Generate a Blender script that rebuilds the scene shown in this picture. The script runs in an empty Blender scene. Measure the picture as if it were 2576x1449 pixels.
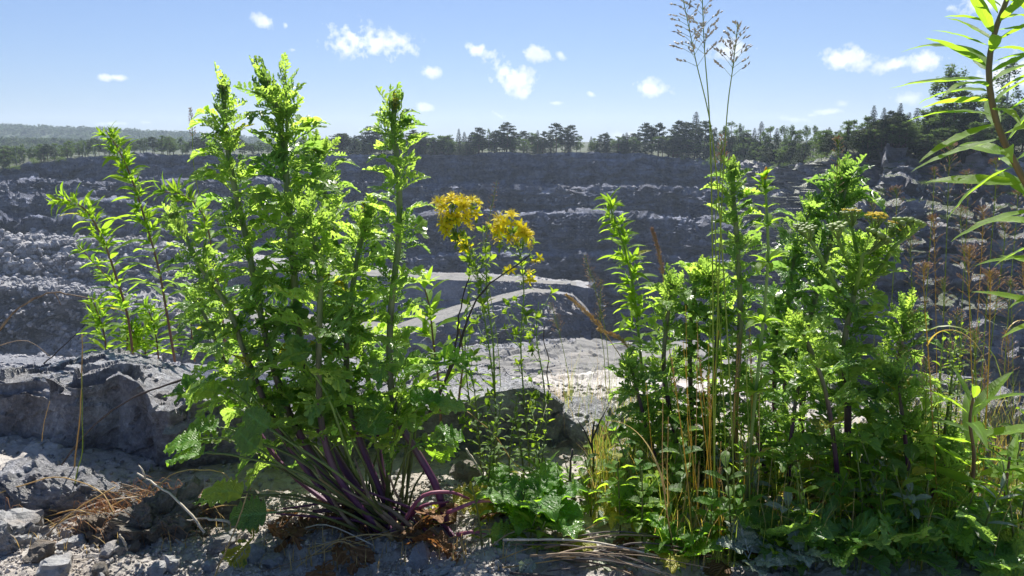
import bpy, math, random
import numpy as np
from mathutils import Vector, Matrix

random.seed(7)
rng = np.random.RandomState(7)
SC = bpy.context.scene
COL = SC.collection

# ------------------------------------------------------------------ camera
F = 1945.0            # focal length, measured on a 2576 px wide picture
PITCH = math.radians(10.75)
CAM = Vector((0, 0, 0.71))
cd = bpy.data.cameras.new('camera')
cam = bpy.data.objects.new('camera', cd)
COL.objects.link(cam)
cam.location = CAM
cam.rotation_euler = (math.radians(90) - PITCH, 0, 0)
cd.sensor_width = 36
cd.lens = 36 * F / 2576
cd.clip_start = 0.05
cd.clip_end = 20000
SC.camera = cam

# ------------------------------------------------------------------ world and sun
SUN_EL = math.radians(50)
SUN_AZ = math.radians(2)          # from +Y (straight ahead) towards +X
w = bpy.data.worlds.new('World')
SC.world = w
w.use_nodes = True
nt = w.node_tree
nt.nodes.clear()
N = nt.nodes.new
Lk = nt.links.new
sky = N('ShaderNodeTexSky')
sky.sky_type = 'NISHITA'
sky.sun_disc = False
sky.sun_elevation = SUN_EL
sky.sun_rotation = SUN_AZ
sky.altitude = 200
sky.air_density = 1.0
sky.dust_density = 0.35
sky.ozone_density = 3.0
hs = N('ShaderNodeHueSaturation')
hs.inputs['Saturation'].default_value = 1.0
hs.inputs['Value'].default_value = 1.0
Lk(sky.outputs[0], hs.inputs['Color'])
tint = N('ShaderNodeMixRGB')
tint.blend_type = 'MULTIPLY'
tint.inputs[0].default_value = 1
gm = N('ShaderNodeGamma')
gm.inputs[1].default_value = .72
Lk(hs.outputs[0], gm.inputs[0])
Lk(gm.outputs[0], tint.inputs[1])
tint.inputs[2].default_value = (1.06, 1.27, 1.74, 1)
tc = N('ShaderNodeTexCoord')


def wmath(op, a, b=None, c=None, clamp=False):
    m = N('ShaderNodeMath')
    m.operation = op
    m.use_clamp = clamp
    for i, v in enumerate((a, b, c)):
        if v is None:
            continue
        if isinstance(v, (int, float)):
            m.inputs[i].default_value = v
        else:
            Lk(v, m.inputs[i])
    return m.outputs[0]


def sky_dir(px, py):
    x = (px - 1288) / F
    y = -(py - 724.5) / F
    c, s = math.cos(PITCH), math.sin(PITCH)
    return Vector((x, c + y * s, -s + y * c)).normalized()


# small fair-weather clouds: (px, py, half width, half height, tilt, strength)
CLOUDS = [(918, 105, 108, 36, .12, 1.0), (665, 55, 26, 14, .4, .8), (719, 64, 9, 10, .5, .6), (288, 195, 36, 9, .05, .8),
          (1204, 126, 38, 17, .2, .9), (1348, 134, 40, 20, .15, .75), (1412, 140, 20, 10, .5, .5), (1288, 196, 62, 34, .35, 1.0),
          (1085, 180, 30, 13, .1, .8), (1068, 270, 24, 11, .1, .75), (1636, 223, 40, 22, .2, .9), (1487, 237, 18, 9, .2, .7),
          (1255, 290, 24, 9, .5, .6), (2118, 150, 52, 26, 0, .95), (2262, 160, 46, 16, -.2, .85), (2334, 156, 38, 22, 0, .9),
          (1845, 122, 52, 22, 0, .7), (2085, 281, 34, 8, 0, .55), (2285, 248, 34, 15, 0, .5), (2000, 300, 40, 10, .1, .4), (282, 311, 36, 6, 0, .6),
          (372, 308, 18, 5, 0, .4), (739, 125, 12, 6, 0, .5), (1395, 259, 20, 5, 0, .5), (1580, 340, 46, 12, 0, .5), (2460, 10, 60, 24, 0, .8),
          (2520, 190, 60, 50, 0, .9), (2120, 262, 14, 8, 0, .4), (2040, 290, 14, 6, 0, .4), (2440, 205, 30, 18, 0, .5)]
noi = N('ShaderNodeTexNoise')
noi.inputs['Scale'].default_value = 26
noi.inputs['Detail'].default_value = 7
noi.inputs['Roughness'].default_value = .62
Lk(tc.outputs['Generated'], noi.inputs['Vector'])
noi2 = N('ShaderNodeTexNoise')
noi2.inputs['Scale'].default_value = 95
noi2.inputs['Detail'].default_value = 5
Lk(tc.outputs['Generated'], noi2.inputs['Vector'])
nsum = wmath('ADD', wmath('MULTIPLY', wmath('SUBTRACT', noi.outputs[0], .5), 3.6), wmath('MULTIPLY', wmath('SUBTRACT', noi2.outputs[0], .5), 1.6))
total = None
for (px, py, hw, hh, tilt, st) in CLOUDS:
    d = sky_dir(px, py)
    r = Vector((d.y, -d.x, 0)).normalized()
    u = r.cross(d).normalized()
    ct, stt = math.cos(-tilt), math.sin(-tilt)
    ax = (r * ct + u * stt) * (F / hw)
    ay = (u * ct - r * stt) * (F / hh)
    q = []
    for a in (ax, ay):
        vm = N('ShaderNodeVectorMath')
        vm.operation = 'DOT_PRODUCT'
        Lk(tc.outputs['Generated'], vm.inputs[0])
        vm.inputs[1].default_value = a
        dd = wmath('SUBTRACT', vm.outputs['Value'], a.dot(d))
        q.append(wmath('MULTIPLY', dd, dd))
    rr = wmath('SQRT', wmath('ADD', q[0], q[1]))
    fal = wmath('SUBTRACT', 1.02, rr)
    m = wmath('ADD', fal, nsum)
    m = wmath('MULTIPLY', m, 1.25, clamp=True)
    # no cloud outside twice its size, nor behind the viewer
    gate = wmath('MULTIPLY', wmath('SUBTRACT', 1.8, rr), 1.6, clamp=True)
    vf = N('ShaderNodeVectorMath')
    vf.operation = 'DOT_PRODUCT'
    Lk(tc.outputs['Generated'], vf.inputs[0])
    vf.inputs[1].default_value = d
    gate = wmath('MULTIPLY', gate, wmath('GREATER_THAN', vf.outputs['Value'], .5))
    m = wmath('MULTIPLY', wmath('MULTIPLY', m, gate), st)
    total = m if total is None else wmath('MAXIMUM', total, m)
mixc = N('ShaderNodeMixRGB')
Lk(total, mixc.inputs[0])
Lk(tint.outputs[0], mixc.inputs[1])
cshade = N('ShaderNodeMixRGB')
cshade.inputs[1].default_value = (13.4, 13.4, 13.5, 1)
cshade.inputs[2].default_value = (8.6, 9.1, 10.2, 1)
Lk(wmath('MULTIPLY', wmath('SUBTRACT', noi.outputs[0], .36), 3.0, clamp=True), cshade.inputs[0])
Lk(cshade.outputs[0], mixc.inputs[2])
bg = N('ShaderNodeBackground')
SKY_STRENGTH = 0.051
bg.inputs[1].default_value = SKY_STRENGTH
Lk(mixc.outputs[0], bg.inputs[0])
wo = N('ShaderNodeOutputWorld')
Lk(bg.outputs[0], wo.inputs[0])

sd = bpy.data.lights.new('sun', 'SUN')
sd.energy = 4.8
sd.angle = math.radians(.5)
sd.color = (1, .95, .86)
so = bpy.data.objects.new('sun', sd)
COL.objects.link(so)
to_sun = Vector((math.sin(SUN_AZ) * math.cos(SUN_EL), math.cos(SUN_AZ) * math.cos(SUN_EL), math.sin(SUN_EL)))
so.rotation_euler = to_sun.to_track_quat('Z', 'Y').to_euler()
so.location = (0, 30, 60)

vs = SC.view_settings
vs.view_transform = 'Standard'
vs.look = 'None'
vs.exposure = 1.1
vs.gamma = 1
vs.use_curve_mapping = False
SC.cycles.max_bounces = 10
SC.cycles.transparent_max_bounces = 8
SC.cycles.diffuse_bounces = 6
SC.cycles.transmission_bounces = 8
SC.cycles.sample_clamp_indirect = 6


# ------------------------------------------------------------------ helpers
def W(px, py, d):
    """World point seen at (px, py) of the 2576 px wide picture, at forward distance d."""
    x = (px - 1288) / F
    y = -(py - 724.5) / F
    c, s = math.cos(PITCH), math.sin(PITCH)
    v = Vector((x, c + y * s, -s + y * c))
    return CAM + v * (d / v.y)


def Wn(px, py, d):
    x = (px - 1288) / F
    y = -(py - 724.5) / F
    c, s = math.cos(PITCH), math.sin(PITCH)
    vy = c + y * s
    k = d / vy
    return np.stack([x * k, d + 0 * x, CAM.z + (-s + y * c) * k], -1)


def _h(ix, iy, iz, seed):
    h = (ix.astype(np.int64) * 374761393 + iy.astype(np.int64) * 668265263 + iz.astype(np.int64) * 2147483647 + seed * 974711) & 0xffffffff
    h = ((h ^ (h >> 13)) * 1274126177) & 0xffffffff
    h = ((h ^ (h >> 16)) * 2246822519) & 0xffffffff
    return ((h ^ (h >> 15)) & 0xffff) / 32767.5 - 1


def vnoise(p, seed=0):
    f0 = np.floor(p)
    t = p - f0
    t = t * t * t * (t * (t * 6 - 15) + 10)
    i = f0.astype(np.int64)
    out = 0
    for dx in (0, 1):
        wx = t[..., 0] if dx else 1 - t[..., 0]
        for dy in (0, 1):
            wy = t[..., 1] if dy else 1 - t[..., 1]
            for dz in (0, 1):
                wz = t[..., 2] if dz else 1 - t[..., 2]
                out = out + wx * wy * wz * _h(i[..., 0] + dx, i[..., 1] + dy, i[..., 2] + dz, seed)
    return out


def fbm(p, octs=5, seed=0, gain=.5, ridged=False):
    a, s, out = 1.0, 1.0, 0
    for o in range(octs):
        n = vnoise(p * s + o * 17.3, seed + o)
        if ridged:
            n = 1 - 2 * np.abs(n)
        out = out + a * n
        a *= gain
        s *= 2.03
    return out


def vor(p, seed=0):
    """Cell noise: nearest and second nearest distance, id of the cell, and a tilted plane inside each cell."""
    f0 = np.floor(p).astype(np.int64)
    d1 = np.full(p.shape[:-1], 9.0)
    d2 = np.full(p.shape[:-1], 9.0)
    cid = np.zeros(p.shape[:-1])
    fac = np.zeros(p.shape[:-1])
    for dx in (-1, 0, 1):
        for dy in (-1, 0, 1):
            for dz in (-1, 0, 1):
                c = f0 + np.array([dx, dy, dz])
                hv = [_h(c[..., 0], c[..., 1], c[..., 2], seed + k) for k in (1, 2, 3, 9, 5, 6)]
                q = p - (c + .5 + .45 * np.stack(hv[:3], -1))
                d = np.sqrt((q * q).sum(-1))
                nw = d < d1
                fv = q[..., 0] * hv[4] + q[..., 1] * hv[5] + q[..., 2] * hv[3]
                d2 = np.where(nw, d1, np.minimum(d2, d))
                cid = np.where(nw, hv[3], cid)
                fac = np.where(nw, fv, fac)
                d1 = np.where(nw, d, d1)
    return d1, d2, cid, fac


def mesh_from(name, verts, faces, mat, uvs=None, smooth=False):
    me = bpy.data.meshes.new(name)
    me.from_pydata([tuple(v) for v in verts] if not isinstance(verts, np.ndarray) else verts.tolist(), [], faces)
    if uvs is not None:
        ul = me.uv_layers.new(name='UVMap')
        li = np.empty(len(me.loops), dtype=np.int32)
        me.loops.foreach_get('vertex_index', li)
        ul.data.foreach_set('uv', np.asarray(uvs, dtype=np.float32)[li].ravel())
    for m in (mat if isinstance(mat, (list, tuple)) else [mat]):
        me.materials.append(m)
    if smooth:
        me.polygons.foreach_set('use_smooth', [True] * len(me.polygons))
    me.update()
    return me


def link(name, me, parent=None, loc=(0, 0, 0), kind=None):
    o = bpy.data.objects.new(name, me)
    COL.objects.link(o)
    o.location = loc
    if parent is not None:
        o.parent = parent
    if kind:
        o['kind'] = kind
    return o


def thing(name, label, cat, loc, group=None):
    o = bpy.data.objects.new(name, None)
    COL.objects.link(o)
    o.empty_display_size = .05
    o.location = loc
    o['label'] = label
    o['category'] = cat
    if group:
        o['group'] = group
    return o


def tag(o, label, cat, group=None):
    o['label'] = label
    o['category'] = cat
    if group:
        o['group'] = group
    return o


class MB:
    def __init__(self):
        self.v, self.f, self.u = [], [], []

    def add(self, verts, faces, uvs=None):
        b = len(self.v)
        self.v.extend([tuple(q) for q in verts])
        self.f.extend([tuple(i + b for i in fc) for fc in faces])
        self.u.extend(uvs if uvs is not None else [(0.5, 0.5)] * len(verts))

    def add_mesh(self, src, M):
        """src = (verts ndarray, faces, uvs)"""
        V = src[0]
        A = np.array(M)[:3, :3]
        T = np.array(M)[:3, 3]
        self.add((V @ A.T + T).tolist(), src[1], src[2])

    def tube(self, pts, radii, sides=6, caps=True):
        pts = [Vector(p) for p in pts]
        n = len(pts)
        if isinstance(radii, (int, float)):
            radii = [radii] * n
        tv = (pts[1] - pts[0]).normalized()
        ref = Vector((1, 0, 0)) if abs(tv.x) < .8 else Vector((0, 1, 0))
        nx = tv.cross(ref).normalized()
        verts, uvs = [], []
        for i in range(n):
            a, b = pts[max(0, i - 1)], pts[min(n - 1, i + 1)]
            tv = (b - a).normalized()
            nx = (nx - tv * nx.dot(tv)).normalized()
            ny = tv.cross(nx)
            for k in range(sides):
                an = 2 * math.pi * k / sides
                verts.append(pts[i] + (nx * math.cos(an) + ny * math.sin(an)) * radii[i])
                uvs.append((k / sides, i / (n - 1)))
        faces = []
        for i in range(n - 1):
            for k in range(sides):
                k2 = (k + 1) % sides
                faces.append((i * sides + k, i * sides + k2, (i + 1) * sides + k2, (i + 1) * sides + k))
        if caps and sides > 2:
            faces.append(tuple(range(sides - 1, -1, -1)))
            faces.append(tuple((n - 1) * sides + k for k in range(sides)))
        self.add(verts, faces, uvs)

    def build(self, name, mat, smooth=True):
        return mesh_from(name, self.v, self.f, mat, self.u, smooth)


def spline(pts, n):
    """Catmull-Rom through pts, n samples."""
    P = [Vector(p) for p in pts]
    P = [P[0] * 2 - P[1]] + P + [P[-1] * 2 - P[-2]]
    out = []
    segs = len(P) - 3
    for i in range(n):
        t = i / (n - 1) * segs
        k = min(int(t), segs - 1)
        t -= k
        a, b, c, d = P[k], P[k + 1], P[k + 2], P[k + 3]
        out.append(.5 * ((2 * b) + (c - a) * t + (2 * a - 5 * b + 4 * c - d) * t * t + (3 * b - a - 3 * c + d) * t ** 3))
    return out


def frame(origin, ydir, up, s=1.0, sx=None):
    y = ydir.normalized()
    x = y.cross(up)
    if x.length < 1e-4:
        x = y.cross(Vector((1, .1, .2)))
    x.normalize()
    z = x.cross(y)
    sx = sx or s
    return Matrix(((x.x * sx, y.x * s, z.x * s, origin.x), (x.y * sx, y.y * s, z.y * s, origin.y), (x.z * sx, y.z * s, z.z * s, origin.z), (0, 0, 0, 1)))


# ------------------------------------------------------------------ materials
def newmat(name):
    m = bpy.data.materials.new(name)
    m.use_nodes = True
    t = m.node_tree
    t.nodes.clear()
    return m, t


def nd(t, typ, **kw):
    n = t.nodes.new(typ)
    for k, v in kw.items():
        if hasattr(n, k):
            setattr(n, k, v)
        else:
            n.inputs[k.replace('_', ' ')].default_value = v
    return n


def ramp(t, fac, stops):
    r = t.nodes.new('ShaderNodeValToRGB')
    el = r.color_ramp.elements
    while len(el) < len(stops):
        el.new(.5)
    for e, (p, c) in zip(el, stops):
        e.position = p
        e.color = (c[0], c[1], c[2], 1)
    t.links.new(fac, r.inputs[0])
    return r.outputs[0]


def mixrgb(t, fac, a, b, mode='MIX'):
    m = t.nodes.new('ShaderNodeMixRGB')
    m.blend_type = mode
    for i, v in enumerate((fac, a, b)):
        if hasattr(v, 'is_linked'):
            t.links.new(v, m.inputs[i])
        elif isinstance(v, (int, float)):
            m.inputs[i].default_value = v
        else:
            m.inputs[i].default_value = (v[0], v[1], v[2], 1)
    return m.outputs[0]


def leaf_mat(name, base, trans, rough=.42, tw=.5, var=.14, vein=.5, spots=None, spec=.5):
    m, t = newmat(name)
    L = t.links.new
    oi = nd(t, 'ShaderNodeObjectInfo')
    tcd = nd(t, 'ShaderNodeTexCoord')
    no = nd(t, 'ShaderNodeTexNoise')
    no.inputs['Scale'].default_value = 9
    no.inputs['Detail'].default_value = 3
    L(tcd.outputs['Object'], no.inputs['Vector'])
    sep = nd(t, 'ShaderNodeSeparateXYZ')
    L(tcd.outputs['UV'], sep.inputs[0])
    # midrib lighter
    ab = nd(t, 'ShaderNodeMath', operation='SUBTRACT')
    L(sep.outputs[0], ab.inputs[0])
    ab.inputs[1].default_value = .5
    ab2 = nd(t, 'ShaderNodeMath', operation='ABSOLUTE')
    L(ab.outputs[0], ab2.inputs[0])
    rib = nd(t, 'ShaderNodeMapRange')
    L(ab2.outputs[0], rib.inputs[0])
    rib.inputs[1].default_value = .015
    rib.inputs[2].default_value = .06
    rib.inputs[3].default_value = vein
    rib.inputs[4].default_value = 0
    # side veins bump
    wv = nd(t, 'ShaderNodeMath', operation='MULTIPLY_ADD')
    L(ab2.outputs[0], wv.inputs[0])
    wv.inputs[1].default_value = -1.1
    L(sep.outputs[1], wv.inputs[2])
    sn = nd(t, 'ShaderNodeMath', operation='MULTIPLY')
    L(wv.outputs[0], sn.inputs[0])
    sn.inputs[1].default_value = 62
    sn2 = nd(t, 'ShaderNodeMath', operation='SINE')
    L(sn.outputs[0], sn2.inputs[0])
    bsum = nd(t, 'ShaderNodeMath', operation='MULTIPLY_ADD')
    L(no.outputs[0], bsum.inputs[0])
    bsum.inputs[1].default_value = 3
    L(sn2.outputs[0], bsum.inputs[2])
    bp = nd(t, 'ShaderNodeBump')
    bp.inputs['Strength'].default_value = .35
    bp.inputs['Distance'].default_value = .004
    L(bsum.outputs[0], bp.inputs['Height'])

    def var_col(col):
        lo = tuple(c * (1 - var * 1.6) for c in col)
        hi = (col[0] * (1 + var * 2.2), col[1] * (1 + var), col[2] * (1 + var * .3))
        c = mixrgb(t, oi.outputs['Random'], lo, hi)
        c = mixrgb(t, no.outputs[0], mixrgb(t, .28, c, (col[0] * .35, col[1] * .45, col[2] * .5)), c)
        return c
    cb = var_col(base)
    ct = var_col(trans)
    cb = mixrgb(t, rib.outputs[0], cb, tuple(min(.6, c * 2.6 + .03) for c in base))
    ct = mixrgb(t, rib.outputs[0], ct, tuple(c * .55 for c in trans))
    if spots:
        sp = nd(t, 'ShaderNodeTexNoise')
        sp.inputs['Scale'].default_value = 5
        sp.inputs['Detail'].default_value = 4
        L(tcd.outputs['Object'], sp.inputs['Vector'])
        r = ramp(t, sp.outputs[0], [(.56, (0, 0, 0)), (.66, (1, 1, 1))])
        cb = mixrgb(t, r, cb, spots)
        ct = mixrgb(t, r, ct, spots)
    pr = nd(t, 'ShaderNodeBsdfPrincipled')
    pr.inputs['Roughness'].default_value = rough
    pr.inputs['Specular IOR Level'].default_value = spec
    L(cb, pr.inputs['Base Color'])
    L(bp.outputs[0], pr.inputs['Normal'])
    tr = nd(t, 'ShaderNodeBsdfTranslucent')
    L(ct, tr.inputs['Color'])
    L(bp.outputs[0], tr.inputs['Normal'])
    mx = nd(t, 'ShaderNodeMixShader')
    mx.inputs[0].default_value = tw
    L(pr.outputs[0], mx.inputs[1])
    L(tr.outputs[0], mx.inputs[2])
    out = nd(t, 'ShaderNodeOutputMaterial')
    L(mx.outputs[0], out.inputs[0])
    return m


def plain_mat(name, col, col2=None, scale=30, rough=.6, bump=.3, bdist=.002, tw=0, trans=None, spec=.4):
    m, t = newmat(name)
    L = t.links.new
    tcd = nd(t, 'ShaderNodeTexCoord')
    no = nd(t, 'ShaderNodeTexNoise')
    no.inputs['Scale'].default_value = scale
    no.inputs['Detail'].default_value = 6
    no.inputs['Roughness'].default_value = .6
    L(tcd.outputs['Object'], no.inputs['Vector'])
    oi = nd(t, 'ShaderNodeObjectInfo')
    c = ramp(t, no.outputs[0], [(.35, col), (.65, col2 or tuple(x * 1.5 for x in col))])
    c = mixrgb(t, .25, c, mixrgb(t, oi.outputs['Random'], tuple(x * .5 for x in col), tuple(min(1, x * 1.6) for x in (col2 or col))))
    pr = nd(t, 'ShaderNodeBsdfPrincipled')
    pr.inputs['Roughness'].default_value = rough
    pr.inputs['Specular IOR Level'].default_value = spec
    L(c, pr.inputs['Base Color'])
    bp = nd(t, 'ShaderNodeBump')
    bp.inputs['Strength'].default_value = bump
    bp.inputs['Distance'].default_value = bdist
    L(no.outputs[0], bp.inputs['Height'])
    L(bp.outputs[0], pr.inputs['Normal'])
    last = pr.outputs[0]
    if tw:
        tr = nd(t, 'ShaderNodeBsdfTranslucent')
        tr.inputs[0].default_value = (*(trans or col), 1)
        mx = nd(t, 'ShaderNodeMixShader')
        mx.inputs[0].default_value = tw
        L(last, mx.inputs[1])
        L(tr.outputs[0], mx.inputs[2])
        last = mx.outputs[0]
    out = nd(t, 'ShaderNodeOutputMaterial')
    L(last, out.inputs[0])
    return m


def stem_mat(name, low, high, z0, z1, rough=.45):
    """A stem whose skin turns from one colour near the root to another higher up."""
    m, t = newmat(name)
    L = t.links.new
    tcd = nd(t, 'ShaderNodeTexCoord')
    sep = nd(t, 'ShaderNodeSeparateXYZ')
    L(tcd.outputs['Object'], sep.inputs[0])
    no = nd(t, 'ShaderNodeTexNoise')
    no.inputs['Scale'].default_value = 22
    no.inputs['Detail'].default_value = 5
    L(tcd.outputs['Object'], no.inputs['Vector'])
    ad = nd(t, 'ShaderNodeMath', operation='MULTIPLY_ADD')
    L(no.outputs[0], ad.inputs[0])
    ad.inputs[1].default_value = (z1 - z0) * .9
    L(sep.outputs[2], ad.inputs[2])
    mr = nd(t, 'ShaderNodeMapRange')
    L(ad.outputs[0], mr.inputs[0])
    mr.inputs[1].default_value = z0 + (z1 - z0) * .45
    mr.inputs[2].default_value = z1 + (z1 - z0) * .45
    c = mixrgb(t, mr.outputs[0], low, high)
    c = mixrgb(t, no.outputs[0], mixrgb(t, .35, c, (.02, .02, .02)), c)
    mp = nd(t, 'ShaderNodeMapping')
    mp.inputs['Scale'].default_value = (40, 2, 1)
    L(tcd.outputs['UV'], mp.inputs[0])
    n2 = nd(t, 'ShaderNodeTexNoise')
    n2.inputs['Scale'].default_value = 1
    L(mp.outputs[0], n2.inputs['Vector'])
    bp = nd(t, 'ShaderNodeBump')
    bp.inputs['Strength'].default_value = .5
    bp.inputs['Distance'].default_value = .001
    L(n2.outputs[0], bp.inputs['Height'])
    pr = nd(t, 'ShaderNodeBsdfPrincipled')
    pr.inputs['Roughness'].default_value = rough
    L(c, pr.inputs['Base Color'])
    L(bp.outputs[0], pr.inputs['Normal'])
    pr.inputs['Subsurface Weight'].default_value = 0
    out = nd(t, 'ShaderNodeOutputMaterial')
    L(pr.outputs[0], out.inputs[0])
    return m


def rock_mat(name, cols, scale, bump, bdist, rough=.48, streak=0, strata=0, brown=(.2, .14, .09), brown_amt=.25, green=None, spec=.6):
    """cols: dark, mid, light.  Green = moss colour gathered on flat ledges."""
    m, t = newmat(name)
    L = t.links.new
    geo = nd(t, 'ShaderNodeNewGeometry')
    pos = geo.outputs['Position']
    n1 = nd(t, 'ShaderNodeTexNoise')
    n1.inputs['Scale'].default_value = scale
    n1.inputs['Detail'].default_value = 9
    n1.inputs['Roughness'].default_value = .65
    L(pos, n1.inputs['Vector'])
    n2 = nd(t, 'ShaderNodeTexNoise')
    n2.inputs['Scale'].default_value = scale * 7
    n2.inputs['Detail'].default_value = 8
    n2.inputs['Roughness'].default_value = .7
    L(pos, n2.inputs['Vector'])
    c = ramp(t, n1.outputs[0], [(.3, cols[0]), (.5, cols[1]), (.68, cols[2])])
    c2 = ramp(t, n2.outputs[0], [(.32, cols[0]), (.52, cols[1]), (.7, cols[2])])
    c = mixrgb(t, .5, c, c2)
    n3 = nd(t, 'ShaderNodeTexNoise')
    n3.inputs['Scale'].default_value = scale * .6
    n3.inputs['Detail'].default_value = 5
    mp = nd(t, 'ShaderNodeMapping')
    mp.inputs['Location'].default_value = (31, 7, 3)
    mp.inputs['Scale'].default_value = (1, 1, .5)
    L(pos, mp.inputs[0])
    L(mp.outputs[0], n3.inputs['Vector'])
    r3 = ramp(t, n3.outputs[0], [(.52, (0, 0, 0)), (.7, (brown_amt,) * 3)])
    c = mixrgb(t, r3, c, brown)
    if streak:
        mp2 = nd(t, 'ShaderNodeMapping')
        mp2.inputs['Scale'].default_value = (1, 1, .12)
        L(pos, mp2.inputs[0])
        n4 = nd(t, 'ShaderNodeTexNoise')
        n4.inputs['Scale'].default_value = streak
        n4.inputs['Detail'].default_value = 6
        L(mp2.outputs[0], n4.inputs['Vector'])
        r4 = ramp(t, n4.outputs[0], [(.35, (.5, .5, .52)), (.55, (1, 1, 1)), (.75, (1.3, 1.3, 1.35))])
        c = mixrgb(t, .8, c, r4, 'MULTIPLY')
    if strata:
        mp3 = nd(t, 'ShaderNodeMapping')
        mp3.inputs['Scale'].default_value = (.12, .12, 1)
        mp3.inputs['Rotation'].default_value = (0, math.radians(3), 0)
        L(pos, mp3.inputs[0])
        n6 = nd(t, 'ShaderNodeTexNoise')
        n6.inputs['Scale'].default_value = strata
        n6.inputs['Detail'].default_value = 7
        n6.inputs['Roughness'].default_value = .6
        n6.inputs['Distortion'].default_value = .4
        L(mp3.outputs[0], n6.inputs['Vector'])
        r6 = ramp(t, n6.outputs[0], [(.34, (.42, .43, .47)), (.48, (.85, .85, .88)), (.56, (1.1, 1.1, 1.1)), (.68, (1.8, 1.78, 1.75))])
        c = mixrgb(t, .85, c, r6, 'MULTIPLY')
    if green:
        sn = nd(t, 'ShaderNodeSeparateXYZ')
        L(geo.outputs['Normal'], sn.inputs[0])
        ad = nd(t, 'ShaderNodeMath', operation='MULTIPLY_ADD')
        L(n1.outputs[0], ad.inputs[0])
        ad.inputs[1].default_value = 1.2
        L(sn.outputs[2], ad.inputs[2])
        r5 = ramp(t, ad.outputs[0], [(.98, (0, 0, 0)), (1.0, (.8, .8, .8))])
        mr = nd(t, 'ShaderNodeMapRange')
        L(ad.outputs[0], mr.inputs[0])
        mr.inputs[1].default_value = 1.25
        mr.inputs[2].default_value = 1.5
        c = mixrgb(t, mr.outputs[0], c, green)
    pr = nd(t, 'ShaderNodeBsdfPrincipled')
    pr.inputs['Roughness'].default_value = rough
    pr.inputs['Specular IOR Level'].default_value = spec
    L(c, pr.inputs['Base Color'])
    n5 = nd(t, 'ShaderNodeTexNoise')
    n5.inputs['Scale'].default_value = scale * 30
    n5.inputs['Detail'].default_value = 6
    n5.inputs['Roughness'].default_value = .7
    L(pos, n5.inputs['Vector'])
    sm = nd(t, 'ShaderNodeMath', operation='MULTIPLY_ADD')
    L(n5.outputs[0], sm.inputs[0])
    sm.inputs[1].default_value = .35
    L(n2.outputs[0], sm.inputs[2])
    bp = nd(t, 'ShaderNodeBump')
    bp.inputs['Strength'].default_value = bump
    bp.inputs['Distance'].default_value = bdist
    L(sm.outputs[0], bp.inputs['Height'])
    L(bp.outputs[0], pr.inputs['Normal'])
    out = nd(t, 'ShaderNodeOutputMaterial')
    L(pr.outputs[0], out.inputs[0])
    return m


M = {}
M['wall'] = rock_mat('quarry_rock', [(.1, .115, .175), (.24, .27, .37), (.5, .54, .66)], .07, 1.0, 4.5, rough=.8, spec=.2, streak=.3, strata=.35, brown=(.2, .15, .12), brown_amt=.35)  # blue of the wall's shade is put into the rock colour
M['wallgreen'] = rock_mat('quarry_rock_weathered', [(.09, .09, .12), (.24, .24, .28), (.5, .49, .52)], .14, 1.0, 1.2, streak=.4, strata=.6, brown=(.22, .16, .11), brown_amt=.5, green=(.07, .1, .03))
M['scree'] = rock_mat('scree_rock', [(.06, .063, .08), (.15, .155, .18), (.36, .36, .38)], .14, .9, .7, brown=(.24, .18, .13), brown_amt=.3)
M['rubble'] = rock_mat('rubble_rock', [(.12, .12, .135), (.3, .3, .32), (.56, .56, .56)], .6, .6, .1, brown=(.3, .24, .18), brown_amt=.3, rough=.8, spec=.2)
M['road'] = rock_mat('road_gravel', [(.13, .13, .13), (.2, .197, .19), (.29, .28, .27)], .3, .7, .2, brown=(.3, .26, .22), brown_amt=.3, rough=.95, spec=.15)
M['boulder'] = rock_mat('boulder_rock', [(.07, .07, .075), (.24, .24, .26), (.7, .7, .73)], 12, 1.0, .016, brown=(.16, .12, .08), brown_amt=.35, rough=.4, spec=.8)
M['soil'] = rock_mat('soil', [(.19, .165, .14), (.4, .37, .34), (.62, .58, .54)], 9, .9, .008, brown=(.2, .14, .09), brown_amt=.7)
M['stone'] = rock_mat('stone_grey', [(.1, .1, .105), (.25, .25, .255), (.46, .46, .46)], 16, .9, .005, brown=(.22, .16, .11), brown_amt=.5)
M['clod'] = rock_mat('clod_earth', [(.08, .065, .05), (.17, .145, .115), (.3, .27, .24)], 14, 1, .01, brown=(.16, .1, .05), brown_amt=.7)
M['hill'] = plain_mat('hill_ground', (.03, .05, .02), (.05, .075, .03), scale=.02, rough=.95, bump=0)
M['meadow'] = plain_mat('rim_turf', (.02, .03, .012), (.045, .055, .02), scale=.15, rough=.95, bump=.5, bdist=.5)

M['ragleaf'] = leaf_mat('ragwort_leaf', (.11, .23, .055), (.5, .84, .13), tw=.58, rough=.3, var=.28)
M['ragdark'] = leaf_mat('ragwort_leaf_dark', (.085, .2, .06), (.42, .74, .12), tw=.54, rough=.28, var=.2)
M['lance'] = leaf_mat('lance_leaf', (.1, .21, .03), (.46, .78, .05), tw=.6, rough=.5, var=.16, spec=.25)
M['lanceg'] = leaf_mat('lance_leaf_green', (.06, .15, .03), (.3, .58, .04), tw=.56, rough=.45, var=.18, spec=.3)
M['small'] = leaf_mat('small_leaf', (.08, .17, .03), (.4, .65, .04), tw=.5, rough=.42, var=.2)
M['basal'] = leaf_mat('basal_leaf', (.08, .2, .03), (.4, .78, .05), tw=.54, rough=.42, var=.15)
M['yellowleaf'] = leaf_mat('yellowing_leaf', (.3, .3, .04), (.7, .7, .05), tw=.5, rough=.5, var=.1, spots=(.12, .2, .02))
M['brownleaf'] = leaf_mat('withered_leaf', (.17, .09, .035), (.35, .17, .05), tw=.3, rough=.7, var=.2)
M['silver'] = leaf_mat('silvery_leaf', (.26, .32, .24), (.3, .4, .2), tw=.25, rough=.5, var=.1)
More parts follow.
